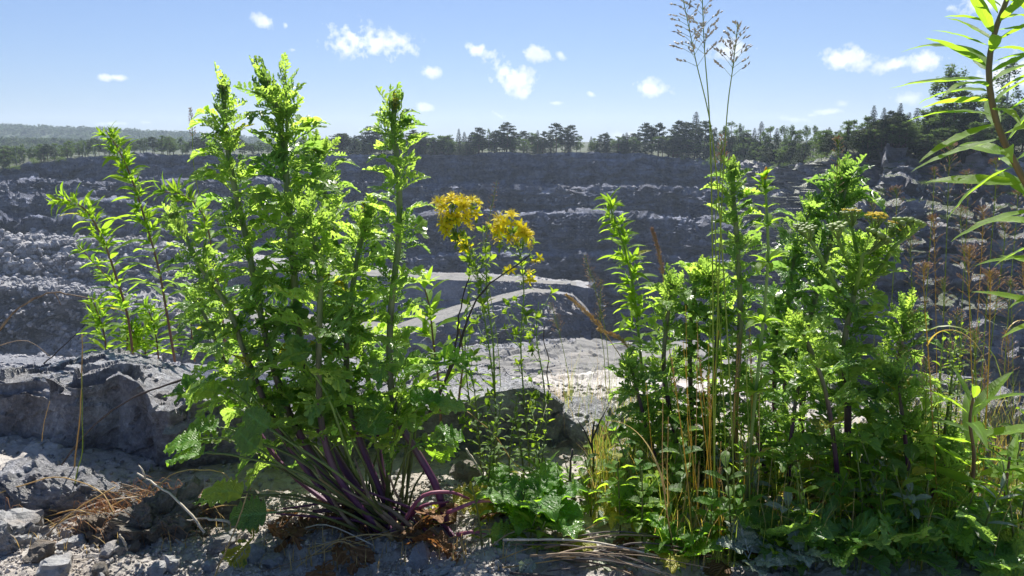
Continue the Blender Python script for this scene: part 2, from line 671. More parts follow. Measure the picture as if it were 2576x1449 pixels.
M['stemrag'] = stem_mat('ragwort_stem', (.12, .025, .09), (.22, .27, .09), .12, .42)
M['stemgreen'] = stem_mat('green_stem', (.12, .14, .03), (.2, .33, .05), .1, .3)
M['stemred'] = stem_mat('red_brown_stem', (.2, .09, .06), (.26, .2, .06), .1, .7)
M['stempurple'] = plain_mat('purple_stalk', (.16, .035, .09), (.34, .12, .16), scale=25, rough=.5, tw=.15, trans=(.5, .12, .2))
M['petal'] = leaf_mat('yellow_petal', (.93, .8, .02), (1.0, .92, .03), tw=.45, rough=.5, var=.06, vein=.1, spec=.3)
M['stamen'] = plain_mat('stamen', (.85, .68, .02), (.95, .82, .03), rough=.6, tw=.4, trans=(.95, .85, .03))
M['bud'] = plain_mat('green_bud', (.13, .2, .05), (.35, .42, .14), scale=90, rough=.5, tw=.3, trans=(.4, .55, .08), bdist=.001)
M['budyellow'] = plain_mat('yellow_bud', (.7, .5, .02), (.85, .66, .04), rough=.5, tw=.3, trans=(.9, .7, .03))
M['spike'] = plain_mat('brown_spikelet', (.3, .2, .14), (.5, .38, .27), scale=120, rough=.6, tw=.4, trans=(.5, .3, .18), bump=0)
M['spikegrey'] = plain_mat('grey_spikelet', (.4, .37, .33), (.58, .53, .46), scale=120, rough=.6, tw=.35, trans=(.5, .46, .34), bump=0)
M['straw'] = plain_mat('straw', (.36, .24, .09), (.6, .45, .2), scale=40, rough=.5, tw=.3, trans=(.7, .48, .16), bump=.1)
M['grass'] = plain_mat('green_grass', (.1, .17, .03), (.22, .27, .06), scale=20, rough=.45, tw=.4, trans=(.45, .55, .06), bump=.05)
M['grassyellow'] = plain_mat('yellow_grass', (.28, .25, .04), (.5, .34, .08), scale=20, rough=.45, tw=.4, trans=(.75, .55, .08), bump=.05)
M['twig'] = plain_mat('dark_twig', (.04, .03, .028), (.1, .08, .07), scale=60, rough=.7)
M['palewood'] = plain_mat('pale_dead_wood', (.3, .25, .19), (.55, .49, .4), scale=60, rough=.7)
M['deadstalk'] = plain_mat('dead_stalk', (.12, .08, .05), (.3, .22, .14), scale=60, rough=.7)
M['bark'] = plain_mat('pine_bark', (.1, .06, .045), (.2, .12, .08), scale=2, rough=.9, bdist=.05)
M['birchbark'] = plain_mat('birch_bark', (.3, .29, .28), (.55, .53, .5), scale=2, rough=.8, bdist=.03)


def crown_mat(name, col, trans, tw=.3):
    m, t = newmat(name)
    L = t.links.new
    oi = nd(t, 'ShaderNodeObjectInfo')
    tcd = nd(t, 'ShaderNodeTexCoord')
    no = nd(t, 'ShaderNodeTexNoise')
    no.inputs['Scale'].default_value = .8
    no.inputs['Detail'].default_value = 3
    L(tcd.outputs['Object'], no.inputs['Vector'])
    c = mixrgb(t, oi.outputs['Random'], tuple(x * .7 for x in col), (col[0] * 1.5, col[1] * 1.35, col[2] * 1.1))
    c = mixrgb(t, no.outputs[0], c, tuple(x * 1.7 for x in col))
    pr = nd(t, 'ShaderNodeBsdfPrincipled')
    pr.inputs['Roughness'].default_value = .8
    pr.inputs['Specular IOR Level'].default_value = .15
    L(c, pr.inputs['Base Color'])
    tr = nd(t, 'ShaderNodeBsdfTranslucent')
    tr.inputs[0].default_value = (*trans, 1)
    mx = nd(t, 'ShaderNodeMixShader')
    mx.inputs[0].default_value = tw
    L(pr.outputs[0], mx.inputs[1])
    L(tr.outputs[0], mx.inputs[2])
    out = nd(t, 'ShaderNodeOutputMaterial')
    L(mx.outputs[0], out.inputs[0])
    return m


M['needle'] = crown_mat('pine_needles', (.028, .042, .02), (.06, .09, .02), .2)
M['spruce'] = crown_mat('spruce_needles', (.02, .036, .018), (.05, .08, .02), .15)
M['broad'] = crown_mat('broad_leaves', (.045, .075, .022), (.16, .26, .04), .35)
M['bush'] = crown_mat('bush_leaves', (.06, .095, .03), (.22, .34, .06), .35)
M['farwood'] = crown_mat('far_wood', (.035, .058, .022), (.08, .13, .03), .25)

#%%TERRAIN
# ------------------------------------------------------------------ quarry terrain
# Control lines from the far plateau down to the near slope, sampled at picture columns.
px = np.linspace(-900, 3500, 881)


def I(*c):
    return np.interp(px, [q[0] for q in c], [q[1] for q in c])


def T_(py):
    return np.tan(np.arctan((py - 724.5) / F) + PITCH)


def foot(prev, py, s):
    """Foot of a steep face: seen at py, set back by s metres for each metre of height."""
    zp = CAM.z - prev[1] * T_(prev[0])
    d = (prev[1] - s * (zp - CAM.z)) / (1 + s * T_(py))
    return (py, d)


def lip(prev, wd):
    """Outer edge of a flat bench wd metres wide."""
    z = CAM.z - prev[1] * T_(prev[0]) - .35
    d = prev[1] - wd
    return (724.5 + F * np.tan(np.arctan((CAM.z - z) / d) - PITCH), d)


lines = []
lines.append((I((-900, 372), (3500, 345)), I((-900, 1100), (3500, 900)), 0))
lines.append((I((-900, 398), (0, 398), (1300, 376), (1900, 385), (2150, 362), (2350, 365), (3500, 320)), I((-900, 520), (0, 520), (1300, 600), (1900, 450), (2150, 260), (2350, 240), (3500, 220)), 0))
cpy = I((-900, 440), (0, 427), (60, 412), (133, 396), (210, 391), (500, 388), (900, 388), (1300, 383), (1600, 384), (1740, 398), (1870, 412), (1990, 412), (2070, 400), (2143, 377), (2190, 360), (2225, 347), (2295, 350), (2312, 373), (2350, 388),
        (2420, 384), (2520, 370), (3500, 320))
cdd = I((-900, 260), (0, 300), (133, 312), (500, 345), (1300, 350), (1600, 345), (1740, 330), (1870, 290), (1990, 230), (2070, 185), (2143, 158), (2225, 150), (2350, 148), (2520, 142), (3500, 120))
st_ = I((-900, .7), (0, .6), (350, .45), (600, .25), (1700, .22), (2000, .35), (2120, .75), (3500, .8))
bw = I((-900, 8), (0, 9), (400, 10), (1300, 13), (1700, 11), (2000, 6), (2150, 2.8), (3500, 2.2))
L2 = (cpy, cdd)
lines.append((*L2, .5 + .6 * (px > 2060)))
L3 = foot(L2, I((-900, 480), (0, 458), (83, 444), (300, 449), (500, 446), (890, 448), (1159, 458), (1300, 462), (1717, 468), (1860, 490), (2000, 470), (2150, 440), (2300, 450), (2576, 445), (3500, 430)), st_)
L4 = lip(L3, bw)
L5 = foot(L4, I((-900, 540), (0, 492), (216, 504), (500, 527), (900, 520), (1209, 523), (1525, 530), (1700, 543), (1880, 565), (2000, 545), (2200, 505), (2400, 515), (2576, 515), (3500, 510)), st_)
L6 = lip(L5, bw * 1.1)
L7 = foot(L6, I((-900, 600), (0, 545), (316, 552), (500, 590), (900, 640), (1100, 632), (1359, 632), (1525, 628), (1800, 645), (2000, 640), (2200, 605), (2576, 600), (3500, 600)), st_)
L8 = lip(L7, bw * .8)
for L_ in (L3, L4, L5, L6, L7, L8):
    lines.append((*L_, 1 + .5 * (px > 2060)))


def flat(prev, py):
    """Level ground coming towards the viewer until it is seen at py."""
    z = CAM.z - prev[1] * T_(prev[0])
    return (py, (CAM.z - z) / T_(py))


def sel(e, f, lo=1490):
    m = px > lo
    return (np.where(m, f[0], e[0]), np.where(m, f[1], e[1]))


L8b = foot(L8, I((-900, 630), (0, 585), (316, 600), (600, 640), (900, 678), (1100, 688), (1350, 698), (1450, 712), (1525, 720), (1800, 725), (2000, 705), (2200, 660), (2576, 670), (3500, 680)), st_)
lines.append((*L8b, 1))
L9 = sel((I((-900, 660), (0, 600), (300, 620), (600, 655), (1000, 678), (1080, 686), (1250, 693), (1350, 703), (1450, 708), (1490, 716), (3500, 716)), I((-900, 120), (0, 150), (300, 200), (600, 230), (1000, 238), (1350, 236), (1450, 238), (3500, 238))),
         lip(L8b, bw * .5))
left_ = px < 640
L9f = flat(L8b, L9[0])
L9 = (L9[0], np.where(left_, L9f[1], L9[1]))
L10a = foot(L9, I((-900, 720), (0, 668), (300, 672), (640, 690), (3500, 700)), .8)
L10b = flat(L9, I((-900, 690), (0, 636), (300, 648), (600, 680), (1000, 696), (1080, 702), (1250, 706), (1350, 712), (1440, 716), (1490, 728), (3500, 740)))
L10 = sel((np.where(left_, L10a[0], L10b[0]), np.where(left_, L10a[1], L10b[1])),
          foot(L9, I((1490, 760), (1560, 780), (1800, 790), (2000, 770), (2200, 740), (2576, 750), (3500, 750)), st_))
L11 = sel(foot(L10, I((-900, 740), (0, 705), (130, 716), (300, 725), (600, 770), (1000, 806), (1100, 776), (1200, 748), (1340, 722.5), (1440, 735), (1490, 790), (3500, 790)), I((-900, .7), (300, .7), (900, .5), (1340, .5), (3500, .3))),
          lip(L10, bw * .5))
L12 = sel(flat(L11, I((-900, 760), (0, 722), (130, 735), (230, 748), (300, 765), (600, 822), (980, 862), (1100, 812), (1200, 773), (1340, 735), (1440, 741), (1490, 800), (3500, 850))),
          foot(L11, I((1490, 850), (1560, 860), (1800, 860), (2000, 860), (2200, 860), (2576, 880), (3500, 880)), st_))
L13 = sel(foot(L12, I((-900, 880), (0, 868), (60, 862), (120, 830), (180, 790), (230, 765), (300, 800), (600, 905), (1000, 915), (1200, 880), (1420, 880), (1490, 890), (3500, 890)), I((-900, .1), (160, .1), (250, 1), (600, .6), (3500, .6))),
          foot(L12, I((1490, 885), (1800, 900), (2000, 915), (2200, 930), (2576, 960), (3500, 960)), st_ * 1.2))
lw = np.clip((700 - px) / 300, 0, 1)
rw_ = np.clip((px - 1480) / 20, 0, 1)
lines += [(*L9, .15 + 1.05 * lw + .8 * rw_), (*L10, .08 + 1.0 * lw + .9 * rw_), (*L11, .12 + 1.0 * lw + .9 * rw_), (*L12, .1 + .9 * lw + .9 * rw_), (*L13, 1 + .3 * lw)]
right_ = px > 2060


def pick(e, f):
    return (np.where(right_, f[0], e[0]), np.where(right_, f[1], e[1]))


L14 = pick((I((-900, 890), (0, 884), (200, 884), (350, 905), (1000, 905), (1200, 890), (1300, 868), (1370, 852), (1460, 845), (1560, 854), (1620, 864), (1800, 870), (3500, 900)), I((-900, 46), (0, 50), (200, 56), (350, 66), (1000, 120), (1200, 118), (1460, 115), (3500, 108))),
           foot(lip(L13, bw * .5), I((1490, 950), (2060, 960), (2576, 1000), (3500, 1000)), st_))
L15 = pick((I((-900, 905), (0, 902), (400, 925), (1000, 930), (1300, 925), (1460, 918), (1800, 930), (3500, 960)), I((-900, 36), (0, 38), (400, 44), (1000, 92), (1460, 90), (3500, 80))), foot(L14, I((1490, 990), (2060, 1000), (2576, 1060), (3500, 1060)), st_ * 2))
L14l = foot(L13, L14[0] + 2, .8)
L15l = foot(L14l, L15[0] - 4, 1.0)
L14 = (L14[0] + 2 * left_, np.where(left_, L14l[1], L14[1]))
L15 = (L15[0] - 4 * left_, np.where(left_, L15l[1], L15[1]))
L16 = pick((I((-900, 930), (0, 916), (600, 935), (1000, 985), (1460, 975), (1800, 985), (3500, 1000)), I((-900, 34), (0, 36), (600, 44), (1000, 66), (1460, 66), (3500, 60))), (I((1490, 1040), (3500, 1110)), L15[1] * .7))
L17 = pick((I((-900, 1060), (0, 1050), (1000, 1060), (1460, 1050), (3500, 1060)), I((-900, 17), (0, 17), (1000, 40), (1460, 42), (3500, 36))), (I((1490, 1140), (3500, 1180)), L15[1] * .35))
lines += [(*L14, .5 - .1 * lw), (*L15, .5 - .35 * lw), (*L16, .12), (*L17, .4)]
lines += [(px * 0 + 1300, px * 0 + 8, .6), (px * 0 + 1650, px * 0 + 4.4, .5), (px * 0 + 1700, px * 0 + 2.9, .15)]
rows_py, rows_r, seg_id = [], [], []
for k in range(len(lines) - 1):
    a, b = lines[k], lines[k + 1]
    span = np.abs(b[0] - a[0])[180:720].max()
    n = int(max(4, min(30, span / 2.6)))
    if k < 2:
        n = 10
    if k > 17:
        n = 14
    if k == 9:
        n = 40
    if k == 14:
        n = 110
    if k in (15, 16, 17):
        n = 90 if k == 16 else max(n, 44)
    for i in range(n):
        t = i / n
        rows_py.append(Wn(px, a[0], a[1]) * (1 - t) + Wn(px, b[0], b[1]) * t)
        rows_r.append((a[2] * (1 - t) + b[2] * t) + px * 0)
        seg_id.append(k)
rows_py.append(Wn(px, lines[-1][0], lines[-1][1]))
rows_r.append(px * 0)
seg_id.append(len(lines) - 1)
G = np.array(rows_py)                      # rows x cols x 3
rough_ = np.array(rows_r)
dist = np.linalg.norm(G[..., :2], axis=-1)


def normals(G):
    du = np.gradient(G, axis=1)
    dv = np.gradient(G, axis=0)
    n = np.cross(du, dv)
    n /= np.linalg.norm(n, axis=-1, keepdims=True) + 1e-9
    s = np.sign(n[..., 2:3] + 1e-6)
    return n * s


nr = normals(G)
for _ in range(6):
    nr = (np.roll(nr, 1, 0) + nr + np.roll(nr, -1, 0))
    nr /= np.linalg.norm(nr, axis=-1, keepdims=True) + 1e-9
face = 1 - np.clip(nr[..., 2], 0, 1)       # 1 on vertical faces
P = G.copy()
aniso = np.array([1, 1, 2.1])
amp = rough_ * (.35 + .9 * face) * (1 + .5 * np.clip((600 - px) / 300, 0, 1))
lim = np.clip(dist / 60, .12, 1)
big = fbm(P / 38 * np.array([1, 1, .6]), 3, 3) * 4.0 * lim
d1, d2, cidL, faL = vor(P / 21 * aniso + fbm(P / 15, 2, 6)[..., None] * .2, 15)
big = big + (cidL * 1.2 + faL * 2.6) * lim
d1, d2, cid, fa = vor(P / 8 * aniso + fbm(P / 7, 2, 5)[..., None] * .2, 11)
blk = cid * 1.0 + fa * 3.4
d1, d2, cid2, fa2 = vor(P / 3.2 * aniso + fbm(P / 3, 2, 8)[..., None] * .15, 21)
blk2 = cid2 * .6 + fa2 * 1.9
cr = fbm(P / 2.2 * np.array([1, 1, .5]), 3, 31, ridged=True) * .22
near = np.clip((150 - dist) / 80, 0, 1)
d1, d2, cid3, fa3 = vor(P / 1.15, 41)
blk3 = (cid3 * .22 + fa3 * .6) * near
fine = fbm(P / .5, 3, 51) * .06 * near
disp = amp * (big + lim * (blk + blk2) + cr * lim + blk3 + fine)
# smooth floors keep only a slight swell
disp += (1 - rough_) * fbm(P / 14, 3, 61) * .35 * lim
G2 = G + nr * disp[..., None]
# stratified ledges: pull heights of the faces towards uneven terraces
zt = G2[..., 2]
hz = 5.2
ph = zt / hz + fbm(P / 45 * np.array([1, 1, .3]), 3, 71) * .8
st = np.floor(ph) + np.clip((ph - np.floor(ph)) * 2.2 - .6, 0, 1)
G2[..., 2] += (st - ph) * hz * .38 * np.clip(rough_ * 2 - 1, 0, 1) * face * lim
# rim stays level for the ledge we stand on
R, Cn = G2.shape[:2]
seg_id = np.array(seg_id)
idx = np.arange(R * Cn).reshape(R, Cn)
quads = np.stack([idx[:-1, :-1], idx[1:, :-1], idx[1:, 1:], idx[:-1, 1:]], -1)
sface = np.repeat(seg_id[:-1, None], Cn - 1, 1)
pxf = np.repeat(px[None, :-1], R - 1, 0)
cls = np.zeros_like(sface)                       # 0 rock
cls[(sface < 2)] = 1                             # turf behind the rim
cls[(sface >= 9) & (sface <= 16) & (pxf < 1480)] = 2
cls[(sface == 10) & (pxf > 560) & (pxf < 1448)] = 3
cls[(sface == 12) & (pxf > 560) & (pxf < 1400)] = 3
cls[((sface == 15) | (sface == 16) | (sface == 17)) & (pxf > 1150) & (pxf < 1900)] = 3
cls[(sface >= 18)] = 2
cls[(cls == 0) & (pxf > 1880)] = 4
V = G2.reshape(-1, 3)
for c, nm, mt in ((0, 'quarry_wall', 'wall'), (4, 'quarry_wall', 'wallgreen'), (1, 'plateau', 'meadow'), (2, 'scree_slope', 'scree'), (3, 'haul_road', 'road')):
    q = quads[cls == c]
    u, inv = np.unique(q, return_inverse=True)
    me = mesh_from(nm, V[u], inv.reshape(-1, 4).tolist(), M[mt], smooth=False)
    link(nm, me, kind='structure')


def surf(pxv, k0, k1, f=.5):
    """A point on the terrain, at picture column pxv, between control lines k0 and k1."""
    c = int(round((pxv + 900) / 4400 * 880))
    r0 = int(np.argmax(seg_id == k0))
    r1 = int(np.argmax(seg_id == k1))
    r = int(r0 + (r1 - r0) * f)
    return Vector(G2[r, max(0, min(Cn - 1, c))])


# loose blocks and boulders lying on the benches and scree (too many to count)
def rock_src(seed, n=2):
    import bmesh
    bm = bmesh.new()
    bmesh.ops.create_icosphere(bm, subdivisions=n, radius=1)
    V = np.array([v.co for v in bm.verts])
    F_ = [tuple(v.index for v in f.verts) for f in bm.faces]
    bm.free()
    r = np.random.RandomState(seed)
    # facet by cutting planes
    for _ in range(9):
        nn = r.randn(3)
        nn /= np.linalg.norm(nn)
        h = r.uniform(.45, .8)
        dd = V @ nn
        V = V - np.where(dd > h, dd - h, 0)[:, None] * nn
    V *= np.array([1, r.uniform(.6, 1), r.uniform(.5, .9)])
    V += V * (fbm(V * 2.2 + seed, 3, seed)[:, None]) * .08
    return V, F_


RS = [rock_src(s, 1) for s in range(8)]
mb_v, mb_f, base = [], [], 0
nb = 0
for _ in range(26000):
    k = rng.choice([4, 6, 9, 10, 10, 11, 12, 13, 14, 14, 14, 15, 16, 16, 17])
    if k in (9, 10, 11, 12, 13, 14, 15, 16, 17) and rng.rand() < .85:
        pv = rng.uniform(-150, 450) if rng.rand() < .8 else rng.uniform(1180, 1440)
    else:
        pv = rng.uniform(-200, 2750)
    f = rng.rand()
    if (k in (10, 12) and pv > 500) or (k >= 15 and 1150 < pv < 1900 and rng.rand() < .5):
        continue
    p = surf(pv, k, k + 1, f)
    dd = p.y
    s = dd * (.0006 + .0022 * rng.rand() ** 2) * (1.8 if rng.rand() < .04 else 1)
    if pv < 450 and k > 8:
        s *= rng.uniform(1.2, 2.6)
    Vr, Fr = RS[rng.randint(8)]
    an = rng.uniform(0, 6.28)
    c_, s_ = math.cos(an), math.sin(an)
    Rm = np.array([[c_, -s_, 0], [s_, c_, 0], [0, 0, 1]])
    mb_v.append((Vr * s) @ Rm.T + np.array(p) + np.array([0, 0, s * .2]))
    mb_f.extend([tuple(i + base for i in fc) for fc in Fr])
    base += len(Vr)
me = mesh_from('rubble', np.concatenate(mb_v), mb_f, M['rubble'])
link('rubble', me, kind='stuff')

#%%HILLS
# ------------------------------------------------------------------ far wooded hills on the left and behind
def hill(name, pts, depth, zbase, seed, mat):
    """A ridge: pts = [(px, py, d)] of its skyline; slopes down towards the viewer."""
    xs = np.linspace(pts[0][0], pts[-1][0], 140)
    py = np.interp(xs, [p[0] for p in pts], [p[1] for p in pts])
    d = np.interp(xs, [p[0] for p in pts], [p[2] for p in pts])
    top = Wn(xs, py, d)
    rows = []
    for t in np.linspace(-.5, 1, 34):
        q = top.copy()
        dirv = top[:, :2] / np.linalg.norm(top[:, :2], axis=1, keepdims=True)
        q[:, :2] -= dirv * depth * t
        s = abs(t)
        q[:, 2] = zbase + (top[:, 2] - zbase) * (1 - s * s * (3 - 2 * s)) if t > 0 else zbase + (top[:, 2] - zbase) * (1 - s)
        q[:, 2] += fbm(q / 160, 3, seed) * 7 * min(1, s * 3)
        rows.append(q)
    H = np.array(rows)
    i = np.arange(H.shape[0] * H.shape[1]).reshape(H.shape[:2])
    q = np.stack([i[:-1, :-1], i[1:, :-1], i[1:, 1:], i[:-1, 1:]], -1).reshape(-1, 4)
    link(name, mesh_from(name, H.reshape(-1, 3), q.tolist(), mat, smooth=True), kind='structure')
    return H


H1 = hill('hill', [(-900, 308, 1500), (-300, 318, 1500), (0, 330, 1500), (300, 342, 1500), (640, 362, 1500), (1000, 372, 1600), (1500, 376, 1700), (3500, 370, 1700)], 700, -40, 5, M['hill'])
H2 = hill('hill', [(-900, 352, 760), (-200, 364, 760), (0, 370, 760), (250, 376, 770), (520, 382, 800), (800, 390, 800), (1100, 392, 800)], 330, -22, 9, M['hill'])


def cone_src(kind, seed):
    """A small tree of few faces for the far wood: uneven tiers of drooping sprays."""
    r = np.random.RandomState(seed)
    v, f = [], []
    n = 18
    for i in range(n):
        t = r.rand() ** .8
        if kind == 'spruce':
            rad = (1 - t) * .26 + .02
        else:
            rad = .3 * math.sin(math.pi * min(1, .15 + t * .9)) ** .7
        a = r.uniform(0, 6.28)
        c = np.array([math.cos(a) * rad * r.uniform(.3, 1), math.sin(a) * rad * r.uniform(.3, 1), .12 + t * .86])
        s = .17 * (1.2 - t * .6)
        b = len(v)
        for q in range(3):
            v.append(c + r.randn(3) * s * np.array([1, 1, .7]))
        f.append((b, b + 1, b + 2))
    return np.array(v), f


CS = [cone_src('spruce', i) for i in range(5)] + [cone_src('round', 20 + i) for i in range(5)]
vs_, fs_, base = [], [], 0
for H, hmin, hmax, n in ((H1, 11, 18, 15000), (H2, 7, 12, 13000)):
    hr, hc = H.shape[:2]
    for _ in range(n):
        t = rng.randint(8, hr - 1) if rng.rand() < .72 else rng.randint(9, 14)
        c = rng.randint(0, hc - 1)
        if not (-500 < (H[t, c, 0] / H[t, c, 1]) * F + 1288 < 1700):
            continue
        fr = rng.rand()
        p = H[t, c] * (1 - fr) + H[t, c + 1] * fr + (H[t - 1, c] - H[t, c]) * rng.rand()
        h = rng.uniform(hmin, hmax)
        Vr, Fr = CS[rng.randint(10)]
        an = rng.uniform(0, 6.28)
        c_, s_ = math.cos(an), math.sin(an)
        Rm = np.array([[c_, -s_, 0], [s_, c_, 0], [0, 0, 1]])
        vs_.append((Vr * h * np.array([1.25, 1.25, 1])) @ Rm.T + p - np.array([0, 0, h * .12]))
        fs_.extend([tuple(i + base for i in fc) for fc in Fr])
        base += len(Vr)
o = link('far_wood', mesh_from('far_wood', np.concatenate(vs_), fs_, M['farwood']), kind='stuff')
o['label'] = 'distant mixed wood covering the hills beyond the quarry'

#%%TREES
# ------------------------------------------------------------------ trees on the rim
def tree_meshes(kind, seed):
    """Unit-height tree (1 m): trunk and crown meshes."""
    r = random.Random(seed)
    tr = MB()
    cr = MB()
    lean = r.uniform(-.03, .03)
    trunk = spline([(0, 0, -.03), (lean * .4, 0, .3), (lean, .01, .65), (lean * .8, 0, .97)], 9)
    tr.tube(trunk, [.016, .014, .013, .012, .010, .008, .006, .004, .002], 6)

    def spray(c, s, flat=.5, n=10, size=.02):
        for _ in range(n):
            d = Vector((r.gauss(0, 1), r.gauss(0, 1), r.gauss(0, 1) * flat))
            d = d.normalized() * (r.random() ** .45) * s
            d.z *= flat
            p = c + d
            a = Vector((r.gauss(0, 1), r.gauss(0, 1), r.gauss(0, .6))).normalized() * size * r.uniform(.6, 1.4)
            b = Vector((r.gauss(0, 1), r.gauss(0, 1), r.gauss(0, .6))).normalized() * size * r.uniform(.4, .9)
            cr.add([p - a, p - b * .6, p + a, p + b], [(0, 1, 2, 3)])
    if kind == 'pine':
        h0 = r.uniform(.34, .5)
        for i in range(26):
            t = (i + .5) / 26
            z = h0 + (1 - h0) * t
            R_ = .22 * math.sin(math.pi * (.25 + .72 * t)) ** .8 * r.uniform(.6, 1.2)
            a = i * 2.4 + r.uniform(-.5, .5)
            base_ = Vector((lean, 0, z * .93))
            tip = Vector((math.cos(a) * R_, math.sin(a) * R_, z * .93 + r.uniform(0, .05)))
            tr.tube([base_, (base_ + tip) * .5 + Vector((0, 0, .01)), tip], [.004, .003, .0015], 4)
            spray(tip, r.uniform(.06, .095), .6, 60, .024)
            spray((base_ * .4 + tip * .6), .06, .6, 34, .022)
    elif kind == 'spruce':
        k = 34
        for i in range(k):
            t = (i + .5) / k
            z = .08 + .9 * t
            R_ = .19 * (1 - t) ** .85 * r.uniform(.75, 1.2) + .012
            for j in range(5):
                a = i * 1.1 + j * 1.257 + r.uniform(-.3, .3)
                tip = Vector((math.cos(a) * R_, math.sin(a) * R_, z - R_ * .35))
                for q in (.45, .75, 1):
                    c = Vector((0, 0, z)) * (1 - q) + tip * q
                    spray(c, (.03 + .012 * (1 - t)) * (1.15 - .75 * t), .6, 6, .021 - .011 * t)
    else:                      # broadleaf / birch
        R0 = .24 if kind == 'broad' else .17
        h0 = .2 if kind == 'broad' else .22
        for i in range(44):
            t = r.random()
            z = h0 + (1 - h0) * t
            R_ = R0 * math.sin(math.pi * (.16 + .8 * t)) ** .7 * r.uniform(.2, 1.05)
            a = r.uniform(0, 6.28)
            tip = Vector((math.cos(a) * R_, math.sin(a) * R_, z * .95))
            if i % 2 == 0:
                base_ = Vector((lean * z, 0, max(.15, z - .16)))
                tr.tube([base_, (base_ + tip) * .5, tip], [.005, .0035, .001], 4)
            if kind == 'birch':
                for q in range(4):
                    spray(tip - Vector((0, 0, .02 * q)), .036, 1.3, 12, .015)
            else:
                spray(tip, r.uniform(.055, .085), .8, 52, .022)
    tm = tr.build(kind + '_trunk', M['birchbark' if kind == 'birch' else 'bark'])
    cm = cr.build(kind + '_crown', {'pine': M['needle'], 'spruce': M['spruce'], 'broad': M['broad'], 'birch': M['broad']}[kind], smooth=False)
    return tm, cm


TM = {k: [tree_meshes(k, 100 * i + len(k)) for i in range(4)] for k in ('pine', 'spruce', 'broad', 'birch')}
NAME = {'pine': 'pine_tree', 'spruce': 'spruce_tree', 'broad': 'broadleaf_tree', 'birch': 'birch_tree'}


def crest_at(pxv):
    c = int(round((pxv + 900) / 4400 * 880))
    r = int(np.argmax(seg_id == 2))
    return Vector(G2[r, c])


def tree(kind, pxv, top_py, back, label, group, wide=1.0, base_drop=0):
    p = crest_at(pxv)
    d = p.y + back
    # stand on the ground behind the crest
    b = W(pxv, 0, d)
    gx = (pxv - 1288) / F
    z = p.z - .3 - base_drop
    # true column for this direction
    top = W(pxv, top_py, d)
    h = top.z - z
    if h < 1:
        h = 1
    x = top.x
    t = thing(NAME[kind], label, 'tree', (x, d, z), group)
    tm, cm = TM[kind][random.randrange(4)]
    rot = random.uniform(0, 6.28)
    for nm, me in (('trunk', tm), ('crown', cm)):
        o = link(nm, me, t)
        o.scale = (h * wide, h * wide, h)
        o.rotation_euler = (0, 0, rot)
    return t


g_far = 'trees along the far quarry rim'
NAMED = [
    ('pine', 930, 316, 'broad dark pine on the far rim behind the tallest right ragwort stem of the clump', 1.25),
    ('pine', 1205, 318, 'left pine of the tall cluster on the far rim above the yellow flowers', 1.2),
    ('pine', 1275, 306, 'tallest rounded pine of the cluster on the far rim above the yellow flowers', 1.25),
    ('pine', 1400, 307, 'wide flat topped pine standing apart, left trunk of the twin crown on the far rim', 1.35),
    ('pine', 1437, 312, 'right half of the wide twin crowned pine pair on the far rim', 1.2),
    ('pine', 1627, 307, 'left of two slim bushy topped pines together on the far rim', 1.05),
    ('pine', 1658, 306, 'right of two slim bushy topped pines together on the far rim', 1.0),
    ('spruce', 1752, 278, 'tallest pointed spruce on the far rim just left of the tall grass', 1.3),
    ('birch', 2395, 150, 'tall loose birch rising highest on the right quarry rim', 1.4),
    ('broad', 2372, 262, 'large bushy broadleaf tree below the tall birch on the right rim', 1.3),
    ('birch', 2545, 140, 'thin birch behind the willowherb at the right rim edge', 1.2),
    ('broad', 2412, 225, 'big dark bushy tree on the right rim beside the tall birch', 1.7),
    ('broad', 2455, 235, 'spreading dark tree on the right rim behind the willowherb leaves', 1.6),
    ('spruce', 2200, 262, 'pointed dark spruce first of the group above the rocky knoll', 1.1),
    ('spruce', 2267, 256, 'tall spruce in the middle of the group above the rocky knoll', 1.1),
    ('broad', 2135, 296, 'pale loose broadleaf tree left of the rocky knoll trees', 1.1),
]
for k, pxv, tp, lb, wd in NAMED:
    tree(k, pxv, tp, random.uniform(6, 14), lb, g_far, wd)
SHARED = {'pine': 'dark pine in the row of trees along the far quarry rim', 'spruce': 'narrow dark spruce in the row of trees along the quarry rim',
          'broad': 'rounded green broadleaf tree in the row along the quarry rim', 'birch': 'light crowned birch in the row along the quarry rim'}
